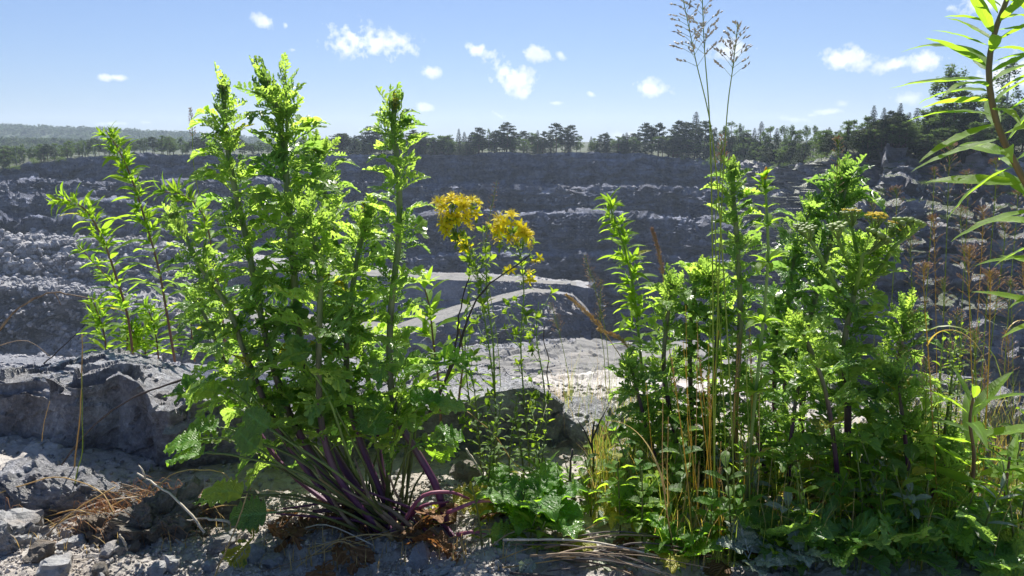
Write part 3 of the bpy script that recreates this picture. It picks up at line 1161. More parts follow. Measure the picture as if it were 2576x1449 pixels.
FILL = [(868, 333, 'pine'), (880, 345, 'spruce'), (905, 338, 'pine'), (952, 325, 'pine'), (975, 345, 'broad'), (1040, 325, 'pine'), (1062, 330, 'pine'), (1082, 345, 'pine'), (1105, 350, 'spruce'), (1125, 340, 'broad'), (1152, 322, 'spruce'),
        (1168, 330, 'spruce'), (1190, 330, 'pine'), (1230, 322, 'birch'), (1250, 325, 'pine'), (1293, 330, 'pine'), (1318, 328, 'pine'), (1336, 340, 'pine'), (1352, 326, 'spruce'), (1372, 328, 'pine'), (1420, 325, 'pine'), (1462, 340, 'broad'),
        (1486, 342, 'spruce'), (1500, 360, 'spruce'), (1522, 356, 'spruce'), (1540, 346, 'broad'), (1562, 356, 'spruce'), (1580, 350, 'spruce'), (1604, 330, 'spruce'), (1640, 320, 'pine'), (1685, 340, 'broad'), (1712, 300, 'pine'), (1735, 305, 'pine'),
        (1775, 302, 'pine'), (1800, 318, 'spruce'), (1822, 312, 'birch'), (1842, 305, 'broad'), (1862, 306, 'birch'), (1880, 325, 'broad'), (1897, 320, 'spruce'), (1918, 303, 'spruce'), (1940, 315, 'broad'), (1956, 320, 'spruce'), (1975, 310, 'birch'),
        (1992, 310, 'birch'), (2010, 320, 'broad'), (2030, 313, 'birch'), (2050, 312, 'birch'), (2066, 330, 'broad'), (2087, 318, 'spruce'), (2105, 330, 'broad'), (2150, 300, 'broad'), (2170, 310, 'spruce'), (2185, 290, 'broad'), (2225, 268, 'spruce'),
        (2245, 275, 'pine'), (2290, 280, 'spruce'), (2308, 268, 'spruce'), (2330, 272, 'broad'), (2350, 255, 'birch'), (2400, 290, 'broad'), (2425, 240, 'birch'), (2450, 260, 'broad'), (2480, 230, 'broad'), (2520, 235, 'broad'), (2560, 260, 'broad'), (2600, 240, 'broad'), (2660, 230, 'broad')]
for i in range(66):
    pxv = random.uniform(850, 2620)
    tp = float(np.interp(pxv, [850, 1100, 1200, 1400, 1520, 1620, 1750, 1900, 2080, 2150, 2250, 2400, 2620], [352, 352, 338, 338, 358, 338, 325, 332, 332, 318, 292, 275, 262])) + random.uniform(-9, 12)
    FILL.append((pxv, tp, random.choice(['pine', 'spruce', 'broad', 'broad', 'birch'])))
for pxv, tp, k in FILL:
    tree(k, pxv + random.uniform(-2, 2), tp, random.uniform(4, 26), SHARED[k], g_far, random.uniform(1.0, 1.45))
# lower trees and saplings between them
for i in range(210):
    pxv = random.uniform(850, 2500)
    cp = crest_at(pxv)
    hgt = random.uniform(4, 9.5) if pxv < 1900 else random.uniform(3.5, 7)
    t = W(pxv, 380, cp.y)
    k = random.choice(['broad', 'spruce', 'broad', 'pine'])
    d = cp.y + random.uniform(2, 12)
    topz = cp.z + hgt
    py = 724.5 - F * math.tan(math.atan2(topz - CAM.z, d) + PITCH)
    tree(k, pxv, py, d - cp.y, {'broad': 'low leafy sapling at the foot of the rim trees', 'spruce': 'young spruce at the foot of the rim trees', 'pine': 'young pine at the foot of the rim trees'}[k],
         'young growth under the rim trees', random.uniform(1.5, 2.3))
# the denser, lower belt on the left rim
for i in range(104):
    pxv = -160 + i * 10 + random.uniform(-7, 7)
    if pxv > 860:
        break
    cp = crest_at(pxv)
    tp = np.interp(pxv, [-160, 0, 100, 250, 400, 520, 700, 860], [385, 372, 362, 350, 346, 350, 352, 350]) + random.uniform(-7, 10)
    k = random.choice(['broad', 'broad', 'pine', 'birch'])
    tree(k, pxv, tp, random.uniform(3, 18), {'broad': 'rounded green tree in the belt on the left quarry rim', 'pine': 'low pine in the belt on the left quarry rim', 'birch': 'light birch in the belt on the left quarry rim'}[k],
         'trees of the left rim belt', random.uniform(1.3, 1.9))

# bushes clinging to the right wall and its benches
def bush_mesh(seed):
    r = random.Random(seed)
    mb = MB()
    for i in range(16):
        c = Vector((r.gauss(0, .4), r.gauss(0, .35), abs(r.gauss(.35, .25))))
        for _ in range(34):
            d = Vector((r.gauss(0, 1), r.gauss(0, 1), r.gauss(0, .8))).normalized() * r.random() ** .4 * .28
            p = c + d
            a = Vector((r.gauss(0, 1), r.gauss(0, 1), r.gauss(0, .7))).normalized() * .055
            b = Vector((r.gauss(0, 1), r.gauss(0, 1), r.gauss(0, .7))).normalized() * .04
            mb.add([p - a, p - b, p + a, p + b], [(0, 1, 2, 3)])
    return mb.build('bush_foliage', M['bush'], smooth=False)


BM_ = [bush_mesh(i) for i in range(4)]
spots = [(1925, 5, .5, 5.2), (1905, 6, .5, 4.2), (1950, 4, .4, 5.0), (1975, 6, .2, 4.5), (1890, 6, .8, 3.6), (1935, 7, .5, 4.2), (2000, 5, .8, 3), (2030, 4, .5, 3), (2015, 6, .5, 3), (2110, 4, .4, 2.2), (2140, 6, .5, 2.0), (2180, 6, .3, 2), (2230, 4, .6, 1.7),
         (2340, 2, .15, 1.8), (2375, 2, .3, 1.7), (2420, 2, .2, 1.4), (2330, 3, .9, 1.5), (2400, 4, .4, 1.6), (2450, 4, .5, 1.5), (2500, 3, .5, 1.5), (2540, 4, .5, 1.4), (2290, 5, .9, 1.4), (2380, 6, .3, 1.4), (2460, 6, .6, 1.2), (2520, 5, .8, 1.3),
         (1990, 2, .05, 3.2), (2040, 2, .05, 2.6), (2080, 2, .05, 2.2), (2110, 2, .08, 2), (1960, 2, .05, 3), (1770, 2, .04, 3.2), (1800, 2, .1, 3.5), (1830, 2, .06, 3), (1870, 2, .03, 3), (1720, 2, .05, 2.6), (150, 2, .04, 3), (90, 2, .06, 3), (30, 2, .05, 3)]
for (pv, k, f, s) in spots:
    p = surf(pv, k, k + 1, f)
    t = link('bush', BM_[random.randrange(4)])
    t.location = p - Vector((0, 0, s * .12))
    t.scale = (s * random.uniform(.9, 1.4), s, s * random.uniform(.6, .95))
    t.rotation_euler = (0, 0, random.uniform(0, 6))
    if 1880 < pv < 2060:
        tag(t, 'green bush growing on the shaded corner of the right quarry wall', 'bush', 'bushes on the quarry wall')
    elif pv > 2060:
        tag(t, 'low bush on a ledge of the craggy right quarry wall', 'bush', 'bushes on the quarry wall')
    else:
        tag(t, 'low bush at the edge of the far quarry rim', 'bush', 'bushes on the far rim')

#%%LEDGE
# ------------------------------------------------------------------ the ledge we stand on
def gz(x, y):
    """ground height of the near ledge"""
    p = np.stack([np.asarray(x, float), np.asarray(y, float), np.zeros_like(np.asarray(x, float))], -1)
    h = fbm(p * 1.6 + 5, 3, 81) * .035 + fbm(p * 7, 3, 82) * .012
    yy = np.asarray(y, float)
    xx = np.asarray(x, float)
    h = h + .03 * np.clip(-xx - .3, 0, 1)
    h = h - .03 * np.clip(xx - .2, 0, 1)
    edge = 2.12 + .22 * np.sin(xx * 1.7 + 1) + .1 * np.sin(xx * 4.1)
    h = h - np.clip(yy - edge, 0, 9) ** 1.0 * 1.9
    h = h - np.clip(.9 - yy, 0, 3) * .02
    return h


xs = np.concatenate([np.linspace(-4, -1.35, 60)[:-1], np.linspace(-1.35, 1.55, 420), np.linspace(1.55, 4, 60)[1:]])
ys = np.concatenate([np.linspace(-1.5, .9, 50)[:-1], np.linspace(.9, 2.2, 230), np.linspace(2.2, 3.3, 60)[1:]])
X, Y = np.meshgrid(xs, ys)
Z = gz(X, Y)
Pn = np.stack([X, Y, Z], -1)
d1, d2, cid, fa = vor(Pn * 14, 91)
patch = np.clip(fbm(Pn * 3, 3, 95) * 1.2 + .4, 0, 1)
Z = Z + (fa * .015 + cid * .003) * patch
d1, d2, cid, fa = vor(Pn * 46, 97)
Z = Z + fa * .005 + cid * .001 + fbm(Pn * 70, 3, 98) * .0016
ZG = Z.copy()
i = np.arange(X.size).reshape(X.shape)
q = np.stack([i[:-1, :-1], i[:-1, 1:], i[1:, 1:], i[1:, :-1]], -1).reshape(-1, 4)
link('ground', mesh_from('ground', np.stack([X, Y, Z], -1).reshape(-1, 3), q.tolist(), M['soil'], smooth=False), kind='structure')


def gzf(x, y):
    """ground height read off the finished ground mesh"""
    i = min(max(int(np.searchsorted(xs, x)) - 1, 0), len(xs) - 2)
    j = min(max(int(np.searchsorted(ys, y)) - 1, 0), len(ys) - 2)
    return float(ZG[j, i])


def ground_pt(pxv, pyv):
    """Where the picture ray meets the near ledge."""
    lo, hi = .6, 3.0
    for _ in range(26):
        m = (lo + hi) / 2
        p = W(pxv, pyv, m)
        if p.z > gzf(p.x, p.y):
            lo = m
        else:
            hi = m
    p = W(pxv, pyv, lo)
    return Vector((p.x, p.y, gzf(p.x, p.y)))


def rock_mesh(name, size, seed, mat, cuts=14, res=6, rough=.05, slab=None, freq=2.0):
    """A broken rock: a subdivided ball cut by planes, with cracked and layered relief."""
    import bmesh
    bm = bmesh.new()
    bmesh.ops.create_icosphere(bm, subdivisions=res, radius=1)
    V = np.array([v.co for v in bm.verts])
    F_ = [tuple(v.index for v in f.verts) for f in bm.faces]
    bm.free()
    r = np.random.RandomState(seed)
    V = V * 1.25
    V = np.sign(V) * np.abs(V) ** .8
    for _ in range(cuts):
        nn = r.randn(3)
        nn /= np.linalg.norm(nn)
        h = r.uniform(.66, .95)
        dd = V @ nn
        V = V - np.where(dd > h, (dd - h) * .93, 0)[:, None] * nn
    if slab:
        for (nn, h) in slab:
            nn = np.array(nn, float)
            nn /= np.linalg.norm(nn)
            dd = V @ nn
            V = V - np.where(dd > h, (dd - h) * .96, 0)[:, None] * nn
    n = V / np.linalg.norm(V, axis=1, keepdims=True)
    S = np.array(size)
    Q = V * S
    for (fq, am) in ((2.2, 1.0), (6.5, .36), (18, .12)):
        d1, d2, cid, fa = vor(Q * freq * fq * np.array([1, 1, 1.5]), seed + int(fq * 3))
        Q = Q + n * (cid * .12 + fa * .5)[:, None] * rough * am
    Q = Q + n * (fbm(Q * freq * 22, 4, seed + 11) * .045 + fbm(Q * freq * 4, 2, seed + 12) * .15)[:, None] * rough
    return mesh_from(name, Q, F_, mat, smooth=False)


def rock(name, label, cat, loc, size, seed, mat, rotz=0, tilt=(0, 0), group=None, **kw):
    o = link(name, rock_mesh(name, size, seed, mat, **kw))
    o.location = loc
    o.rotation_euler = (tilt[0], tilt[1], rotz)
    return tag(o, label, cat, group)


def loft_rock(label, lines, c0, c1, seed, mat, sub=(300, 26), taper=60):
    """A big broken block given by lines of (px, py, distance): front foot, front edge, back edge, back foot."""
    cols = np.linspace(c0, c1, sub[0])
    rows = []
    for k in range(len(lines) - 1):
        A, B = [Wn(cols, np.interp(cols, [q[0] for q in L_], [q[1] for q in L_]), np.interp(cols, [q[0] for q in L_], [q[2] for q in L_])) for L_ in (lines[k], lines[k + 1])]
        m = sub[1] * (2, 5, 1)[k]
        for i in range(m + (k == len(lines) - 2)):
            rows.append(A * (1 - i / m) + B * i / m)
    Gq = np.array(rows)
    # close the two ends by pulling the outer columns to the block's core
    cen = Gq.mean(0, keepdims=True)
    e = np.clip(np.minimum(cols - c0, c1 - cols) / taper, 0, 1)
    e = np.sqrt(1 - (1 - e) ** 2)[None, :, None]
    Gq = cen + (Gq - cen) * e
    n_ = np.cross(np.gradient(Gq, axis=1), np.gradient(Gq, axis=0))
    n_ /= np.linalg.norm(n_, axis=-1, keepdims=True) + 1e-9
    if n_[int(sub[1] * 4), sub[0] // 2, 2] < 0:
        n_ = -n_
    for _ in range(3):
        n_ = n_ + np.roll(n_, 1, 0) + np.roll(n_, -1, 0)
        n_ /= np.linalg.norm(n_, axis=-1, keepdims=True) + 1e-9
    up_ = np.clip(n_[..., 2:3], 0, 1)
    Q = Gq
    for (fq, am) in ((4, .055), (11, .021), (32, .006), (90, .0012)):
        d1, d2, cid, fa = vor(Q * fq * np.array([1, 1, 2]) + seed, seed + int(fq))
        Q = Q + n_ * (cid * .2 + fa * .55)[..., None] * am * (.6 + .4 * up_)
    Q = Q + n_ * (fbm(Q * 60, 4, seed)[..., None]) * .0028 + n_ * (fbm(Q * 4, 3, seed + 2)[..., None]) * .012
    i = np.arange(Q.shape[0] * Q.shape[1]).reshape(Q.shape[:2])
    q = np.stack([i[:-1, :-1], i[1:, :-1], i[1:, 1:], i[:-1, 1:]], -1).reshape(-1, 4)
    o = link('boulder', mesh_from('boulder', Q.reshape(-1, 3), q.tolist(), M[mat]))
    return tag(o, label, 'boulder')


loft_rock('huge grey boulder with flat sunlit top and dark face left of the ragwort clump', [
    [(-700, 1330, 1.66), (900, 1330, 1.66)],
    [(-700, 960, 1.7), (0, 958, 1.66), (75, 950, 1.66), (190, 976, 1.62), (260, 962, 1.64), (300, 942, 1.66), (350, 966, 1.62), (378, 1000, 1.6), (392, 1035, 1.57), (430, 1038, 1.56), (480, 1012, 1.58), (560, 1015, 1.6), (700, 1040, 1.6), (900, 1080, 1.6)],
    [(-700, 950, 2.1), (0, 938, 2.05), (100, 924, 2.08), (200, 900, 2.12), (300, 882, 2.15), (350, 885, 2.15), (425, 908, 2.12), (460, 924, 2.1), (575, 975, 2.02), (700, 1000, 1.95), (900, 1040, 1.9)],
    [(-700, 1150, 2.2), (900, 1180, 2.1)]], -700, 900, 5, 'boulder', sub=(560, 34))
loft_rock('pale topped boulder behind the yellow flowers with dark front', [
    [(820, 1300, 1.7), (1450, 1290, 1.7)],
    [(820, 1030, 1.68), (1000, 1006, 1.66), (1075, 1010, 1.64), (1135, 1022, 1.62), (1200, 1000, 1.64), (1250, 985, 1.66), (1340, 978, 1.68), (1395, 1010, 1.68), (1450, 1060, 1.7)],
    [(820, 985, 2.0), (1000, 955, 2.05), (1050, 940, 2.08), (1150, 916, 2.1), (1225, 910, 2.1), (1275, 926, 2.08), (1340, 965, 1.98), (1395, 1000, 1.9), (1450, 1040, 1.9)],
    [(820, 1150, 2.1), (1450, 1150, 2.0)]], 820, 1450, 17, 'boulder', sub=(300, 34), taper=40)
rock('rock', 'small jagged grey rock at the lower left beneath the huge boulder', 'rock', ground_pt(160, 1290) + Vector((0, .03, -.03)), (.15, .09, .085), 23, M['boulder'], rotz=-.2, tilt=(0, .3), res=6, rough=.03, freq=9)
rock('rock', 'weathered grey rock at the far left lower corner', 'rock', ground_pt(20, 1375), (.08, .06, .055), 31, M['stone'], res=5, rough=.03, freq=9)
rock('clod', 'dark earthy clod wrapped in dry roots on the ground left', 'clod', ground_pt(385, 1362) + Vector((0, .02, .02)), (.075, .05, .045), 41, M['clod'], rotz=.3, tilt=(.1, -.3), res=6, rough=.05, freq=9)
rock('clod', 'smaller brown clod just left of the big dark clod', 'clod', ground_pt(262, 1345) + Vector((0, .0, .01)), (.05, .045, .045), 43, M['clod'], res=5, rough=.04, freq=9)
rock('clod', 'grey brown clod between the dark clod and the ragwort leaves', 'clod', ground_pt(585, 1290) + Vector((0, 0, .0)), (.04, .035, .035), 45, M['clod'], res=5, rough=.03, freq=9)
rock('rock', 'flat shaded rock under the ragwort roots at the bottom edge', 'rock', ground_pt(830, 1446) + Vector((0, .0, -.03)), (.17, .09, .045), 51, M['stone'], res=6, rough=.04, freq=5)
rock('rock', 'blue grey shaded rock at the bottom centre beneath the purple stems', 'rock', ground_pt(1090, 1440) + Vector((0, .0, -.02)), (.07, .05, .035), 57, M['stone'], res=6, rough=.04, freq=6)
rock('rock', 'sunlit white grey rock at the right edge behind tall grasses', 'rock', ground_pt(2520, 1150) + Vector((.05, .1, -.02)), (.3, .2, .13), 61, M['boulder'], res=6, rough=.05, freq=4)
rock('rock', 'dark rock under the small plants right of the pale boulder', 'rock', ground_pt(1430, 1120) + Vector((0, .1, -.08)), (.14, .14, .13), 67, M['boulder'], res=6, rough=.04, freq=4)
for k, (pv, pyv, s) in enumerate([(100, 1405, .022), (175, 1378, .018), (285, 1392, .02), (330, 1378, .014), (140, 1440, .025), (430, 1420, .016), (505, 1345, .02), (560, 1372, .018), (640, 1395, .02), (475, 1300, .02),
                                  (60, 1330, .03), (395, 1438, .017), (250, 1440, .013), (690, 1420, .016), (530, 1430, .015), (1180, 1200, .03), (1155, 975, .026), (1195, 985, .022)]):
    p = ground_pt(pv, pyv)
    lb = 'small rough stone lying on the sunlit gravel at lower left'
    if pyv < 1000:
        p = W(pv, pyv, 2.0)
        lb = 'pale fist sized stone on the boulder behind the yellow flowers, ' + ('left' if pv < 1180 else 'right') + ' of the pair'
    elif pv > 1000:
        lb = 'stone at the foot of the pale topped boulder'
    rock('stone', lb, 'stone', p + Vector((0, 0, s * .3)), (s * 1.2, s, s * .8), 70 + k, M['stone'] if k % 3 else M['clod'], rotz=k, res=3, rough=s * .5, group='stones on the ledge', freq=20)

M['crumb'] = rock_mat('soil_crumb', [(.22, .18, .15), (.45, .41, .37), (.66, .61, .56)], 30, .8, .004, brown=(.24, .15, .09), brown_amt=.6)
# gravel (nobody could count it)
for nm, mt, cnt, bx, s0, s1 in (('gravel', 'stone', 6000, (-1.2, 1.5, .95, 2.1), .0018, .007), ('soil_crumbs', 'crumb', 9000, (-1.0, 0, 1.08, 1.5), .0012, .0045)):
    vs_, fs_, base = [], [], 0
    for _ in range(cnt):
        x = rng.uniform(bx[0], bx[1])
        y = rng.uniform(bx[2], bx[3])
        z = gzf(x, y)
        s = rng.uniform(s0, s1) * (2 if rng.rand() < .04 else 1)
        Vr, Fr = RS[rng.randint(8)]
        an = rng.uniform(0, 6.28)
        c_, s_ = math.cos(an), math.sin(an)
        Rm = np.array([[c_, -s_, 0], [s_, c_, 0], [0, 0, 1]])
        vs_.append((Vr * s) @ Rm.T + np.array([x, y, z + s * .5]))
        fs_.extend([tuple(i + base for i in fc) for fc in Fr])
        base += len(Vr)
    link(nm, mesh_from(nm, np.concatenate(vs_), fs_, M[mt]), kind='stuff')

#%%LEAVES
# ------------------------------------------------------------------ leaf shapes (unit length along +Y, upper side +Z)
def bend(V, arch, fold, curl, seed, crisp=.02, twist=0):
    V = V.copy()
    x, y, z = V[:, 0].copy(), V[:, 1].copy(), V[:, 2].copy()
    z = z + np.abs(x) * fold
    z = z + fbm(np.stack([x * 9, y * 9, x * 0 + seed], -1), 2, seed) * crisp
    if twist:
        a = twist * y
        x, z = x * np.cos(a) - z * np.sin(a), x * np.sin(a) + z * np.cos(a)
    # arch along a circle: angle grows with y
    k = arch + curl * y
    a = k * y * .5
    yy = y * np.cos(a) + z * np.sin(a)
    zz = -y * np.sin(a) + z * np.cos(a)
    return np.stack([x, yy, zz], -1)


def lobed_src(seed, pairs=5, wide=.36, arch=.6, fold=.35, crisp=.045, curl=.4, tipw=.2):
    """Deeply cut ragwort leaf: rachis with toothed lobes and a bigger end lobe."""
    r = random.Random(seed)
    V, F_, U = [], [], []

    def lobe(o, ang, ln, wd):
        ca, sa = math.cos(ang), math.sin(ang)
        out = [(0, -.05), (.3, -.06), (.42, -.2), (.54, -.27), (.64, -.22), (.66, -.12), (.8, -.22), (.92, -.2), (.96, -.08), (1.02, .02), (.96, .16), (.84, .24), (.74, .18), (.66, .11), (.58, .25), (.46, .27), (.34, .15), (.26, .06), (0, .05)]
        b = len(V)
        V.append((o[0] + sa * ln * .45, o[1] + ca * ln * .45, .012))
        U.append((.5, .5))
        for (p, q) in out:
            p *= ln * r.uniform(.93, 1.07)
            q *= ln * wd * r.uniform(.8, 1.2)
            V.append((o[0] + sa * p + ca * q, o[1] + ca * p - sa * q, 0))
            U.append((.5 + .5 * q / (ln * .3 + 1e-6) + .1, min(1, max(0, o[1]))))
        n = len(out)
        for i in range(n):
            F_.append((b, b + 1 + i, b + 1 + (i + 1) % n))
    n = pairs
    for i in range(n):
        t = .16 + .6 * i / n
        env = math.sin(math.pi * (.18 + .62 * (i + .5) / n))
        ln = wide * env
        for s in (-1, 1):
            lobe((0, t + r.uniform(-.015, .015)), s * r.uniform(.75, 1.15), ln * r.uniform(.8, 1.12), .82)
    lobe((0, .76), 0.03, .26, 1.0)
    lobe((0, .72), .62, .22, .85)
    lobe((0, .72), -.62, .22, .85)
    # rachis blade
    b = len(V)
    for i in range(9):
        y = i / 8 * .95
        wdt = .014 + .022 * math.sin(math.pi * min(1, y * 1.0)) ** 1.0
        for q in (-1, 0, 1):
            V.append((q * wdt, y, -.004 if q else -.012))
            U.append((.5 + q * .06, y))
    for i in range(8):
        for q in range(2):
            a = b + i * 3 + q
            F_.append((a, a + 1, a + 4, a + 3))
    V = bend(np.array(V), arch, fold, curl, seed, crisp, twist=r.uniform(-.4, .4))
    return V, F_, U


def blade_src(seed, wfun, nu=14, nv=4, arch=.5, fold=.3, crisp=.01, curl=.3, teeth=0, tn=12, petiole=0, ruffle=0, twist=.3):
    """Undivided leaf made as a grid; wfun(u) half width; teeth = margin notch depth."""
    r = random.Random(seed)
    V, F_, U = [], [], []
    for i in range(nu + 1):
        u = i / nu
        hw = wfun(u)
        if teeth:
            hw *= 1 - teeth * (.5 + .5 * math.cos(2 * math.pi * tn * u))
        hw = max(hw, .004)
        for j in range(nv + 1):
            v = j / nv * 2 - 1
            z = ruffle * math.sin(u * 19 + v * 2) * abs(v) ** 2
            y = petiole + u * (1 - petiole) - abs(v) * .0
            V.append((hw * v, y, z))
            U.append((.5 + v * .5, u))
    for i in range(nu):
        for j in range(nv):
            a = i * (nv + 1) + j
            F_.append((a, a + 1, a + nv + 2, a + nv + 1))
    if petiole:
        b = len(V)
        for i in range(4):
            for q in (-1, 1):
                V.append((q * .014, petiole * 1.05 * i / 3, 0))
                U.append((.5, 0))
        for i in range(3):
            a = b + i * 2
            F_.append((a, a + 1, a + 3, a + 2))
    V = bend(np.array(V), arch, fold, curl, seed, crisp, twist=r.uniform(-twist, twist))
    return V, F_, U


def to_mesh(name, src, mat):
    return mesh_from(name, src[0], src[1], mat, src[2], smooth=True)


lance_w = lambda u: .088 * math.sin(math.pi * u ** .8) ** .8 * (1 - .25 * u)
narrow_w = lambda u: .105 * math.sin(math.pi * u ** .85) ** .8
ovate_w = lambda u: .26 * math.sin(math.pi * u ** .8) ** .75
obov_w = lambda u: .2 * math.sin(math.pi * min(1, u) ** 1.15) ** .7
basal_w = lambda u: .40 * math.sin(math.pi * (u * .93 + .07) ** .85) ** .62
LOB = [lobed_src(i, pairs=r_[0], wide=r_[1], arch=r_[2], fold=r_[3], curl=r_[4]) for i, r_ in enumerate(
    [(5, .38, .4, .3, .5), (6, .34, .6, .4, .6), (5, .42, .1, .35, .3), (5, .36, .9, .2, .5), (6, .38, .3, .6, 1.0), (5, .42, .6, .5, .2), (5, .38, -.4, .4, .6), (6, .33, .0, .7, .9)])]
TOPL = [lobed_src(40 + i, pairs=4, wide=.3, arch=-.4 + .25 * i, fold=.7, curl=-.2, crisp=.05) for i in range(4)]
SRC = {'ragleaf': LOB, 'ragtop': TOPL,
       'lance': [blade_src(60 + i, lance_w, 14, 4, arch=-.2 + .14 * i, fold=.3, curl=.25, crisp=.01, twist=.5, teeth=.04, tn=9) for i in range(5)],
       'narrow': [blade_src(70 + i, narrow_w, 9, 2, arch=-.1 + .2 * i, fold=.35, curl=.35, crisp=.01, twist=.6) for i in range(5)],
       'ovate': [blade_src(80 + i, ovate_w, 9, 4, arch=.2 + .25 * i, fold=.3, curl=.3, crisp=.01) for i in range(4)],
       'obov': [blade_src(90 + i, obov_w, 8, 4, arch=.3 * i - .2, fold=.35, curl=.4, crisp=.012) for i in range(4)],
       'toothed': [blade_src(110 + i, lambda u: .3 * math.sin(math.pi * u ** .75) ** .7, 26, 4, arch=.3 + .2 * i, fold=.3, curl=.3, crisp=.03, teeth=.16, tn=8, petiole=.12) for i in range(4)],
       'basal': [blade_src(100 + i, basal_w, 40, 8, arch=-.1 + .2 * i, fold=.15, curl=.35, crisp=.05, teeth=.27, tn=6.5, petiole=.2, ruffle=.03) for i in range(4)]}
MESH = {}


def leafmesh(kind, mat):
    key = (kind, mat)
    if key not in MESH:
        MESH[key] = [to_mesh('leaf_' + kind, s, M[mat]) for s in SRC[kind]]
    return random.choice(MESH[key])


# a tuft of young leaves from a leaf axil
def tuft_mesh(kind, mat, n, seed, spread=.9):
    r = random.Random(seed)
    mb = MB()
    for i in range(n):
        a = 2.4 * i + r.uniform(-.4, .4)
        e = r.uniform(.35, 1.2) * spread
        d = Vector((math.cos(a) * math.sin(e), math.cos(e), math.sin(a) * math.sin(e)))
        up = Vector((-math.cos(a), .6, -math.sin(a)))
        mb.add_mesh(r.choice(SRC[kind]), frame(Vector((0, r.uniform(0, .25), 0)), d, up, r.uniform(.45, .9)))
    return mb.build('tuft', M[mat])


TUFT = {('rag', 0): [tuft_mesh('ragtop', 'ragleaf', 5, i) for i in range(4)], ('rag', 1): [tuft_mesh('ragtop', 'ragdark', 5, 10 + i) for i in range(4)],
        ('nar', 0): [tuft_mesh('narrow', 'lance', 9, 20 + i) for i in range(3)], ('sm', 0): [tuft_mesh('obov', 'small', 5, 30 + i) for i in range(3)]}


def put(name, me, parent, Mx):
    o = bpy.data.objects.new(name, me)
    COL.objects.link(o)
    o.parent = parent
    o.matrix_basis = Mx
    return o


def stem_frames(pts):
    n = len(pts)
    out = []
    for i in range(n):
        a, b = pts[max(0, i - 1)], pts[min(n - 1, i + 1)]
        out.append((pts[i], (b - a).normalized()))
    return out


def perp(t, ang):
    a = t.cross(Vector((.3, 1, .1))).normalized()
    b = t.cross(a)
    return a * math.cos(ang) + b * math.sin(ang)


def make_stem(root, pxpts, r0, r1, mat, n=28, name='stem', sides=8):
    base_ = root.location
    pts = [q - base_ for q in spline([W(*p) for p in pxpts], n)]
    mb = MB()
    mb.tube(pts, [r0 + (r1 - r0) * (i / (n - 1)) for i in range(n)], sides)
    o = link(name, mb.build(name, M[mat]), root)
    return o, pts


def leaves_on(stem, pts, n, kind, mat, lf, t0=.1, t1=1.0, elev=lambda t: .55, phi0=0, phi=2.4, jitter=.35, opposite=False, name='leaf', r_off=.004, roll=.35, keep=None):
    fr = stem_frames(pts)
    out = 0
    for i in range(n):
        t = t0 + (t1 - t0) * (i + .5 * random.random()) / n
        k = t * (len(fr) - 1)
        a = int(min(k, len(fr) - 2))
        f = k - a
        p = fr[a][0].lerp(fr[a + 1][0], f)
        tv = fr[a][1]
        angs = [phi0 + phi * i + random.uniform(-jitter, jitter)]
        if opposite:
            angs = [phi0 + (i % 2) * math.pi / 2 + random.uniform(-.2, .2)]
            angs.append(angs[0] + math.pi)
        for an in angs:
            rad = perp(tv, an)
            e = elev(t) + random.uniform(-.2, .2)
            d = (rad * math.cos(e) + tv * math.sin(e))
            up = tv * math.cos(e) - rad * math.sin(e) + rad.cross(tv) * random.uniform(-roll, roll)
            L_ = lf(t) * random.uniform(.78, 1.2)
            lm_ = mat
            if mat in ('ragleaf', 'lance', 'lanceg', 'basal', 'small') and random.random() < .02:
                lm_ = 'yellowleaf'
            put(name, leafmesh(kind, 'ragdark' if (mat == 'ragleaf' and random.random() < .3 * (1 - t)) else lm_), stem, frame(p + rad * r_off, d, up, L_))
            out += 1
    return out


def tufts_on(stem, pts, n, key, size, t0=.15, t1=.95, elev=.9, name='side_shoot'):
    fr = stem_frames(pts)
    for i in range(n):
        t = t0 + (t1 - t0) * (i + random.random()) / n
        p, tv = fr[int(t * (len(fr) - 1))]
        rad = perp(tv, i * 2.4 + random.uniform(-.6, .6))
        e = elev + random.uniform(-.25, .25)
        d = rad * math.cos(e) + tv * math.sin(e)
        put(name, random.choice(TUFT[key]), stem, frame(p + rad * .004, d, tv, size(t) * random.uniform(.7, 1.2)))


def budhead_mesh(seed, n=26, r_=.4, yellow=0):
    """A dense knob of small rounded buds."""
    r = random.Random(seed)
    mb = MB()
    V, F_ = RS[0]
    import bmesh
    bm = bmesh.new()
    bmesh.ops.create_icosphere(bm, subdivisions=1, radius=1)
    V = np.array([v.co for v in bm.verts])
    F_ = [tuple(v.index for v in f.verts) for f in bm.faces]
    bm.free()
    for i in range(n):
        a = i * 2.4
        rr = math.sqrt((i + .5) / n) * r_
        c = Vector((math.cos(a) * rr, 1 - rr * rr * 1.3 + r.uniform(-.06, .06), math.sin(a) * rr))
        s = r.uniform(.07, .11)
        mb.add((V * np.array([s, s * 1.3, s]) + np.array(c)).tolist(), F_)
        mb.tube([Vector((0, .3, 0)), (Vector((0, .55, 0)) + c) / 2, c], [.03, .025, .02], 4, caps=False)
    return mb.build('bud_cluster', M['bud'])


BUDH = [budhead_mesh(i) for i in range(3)]


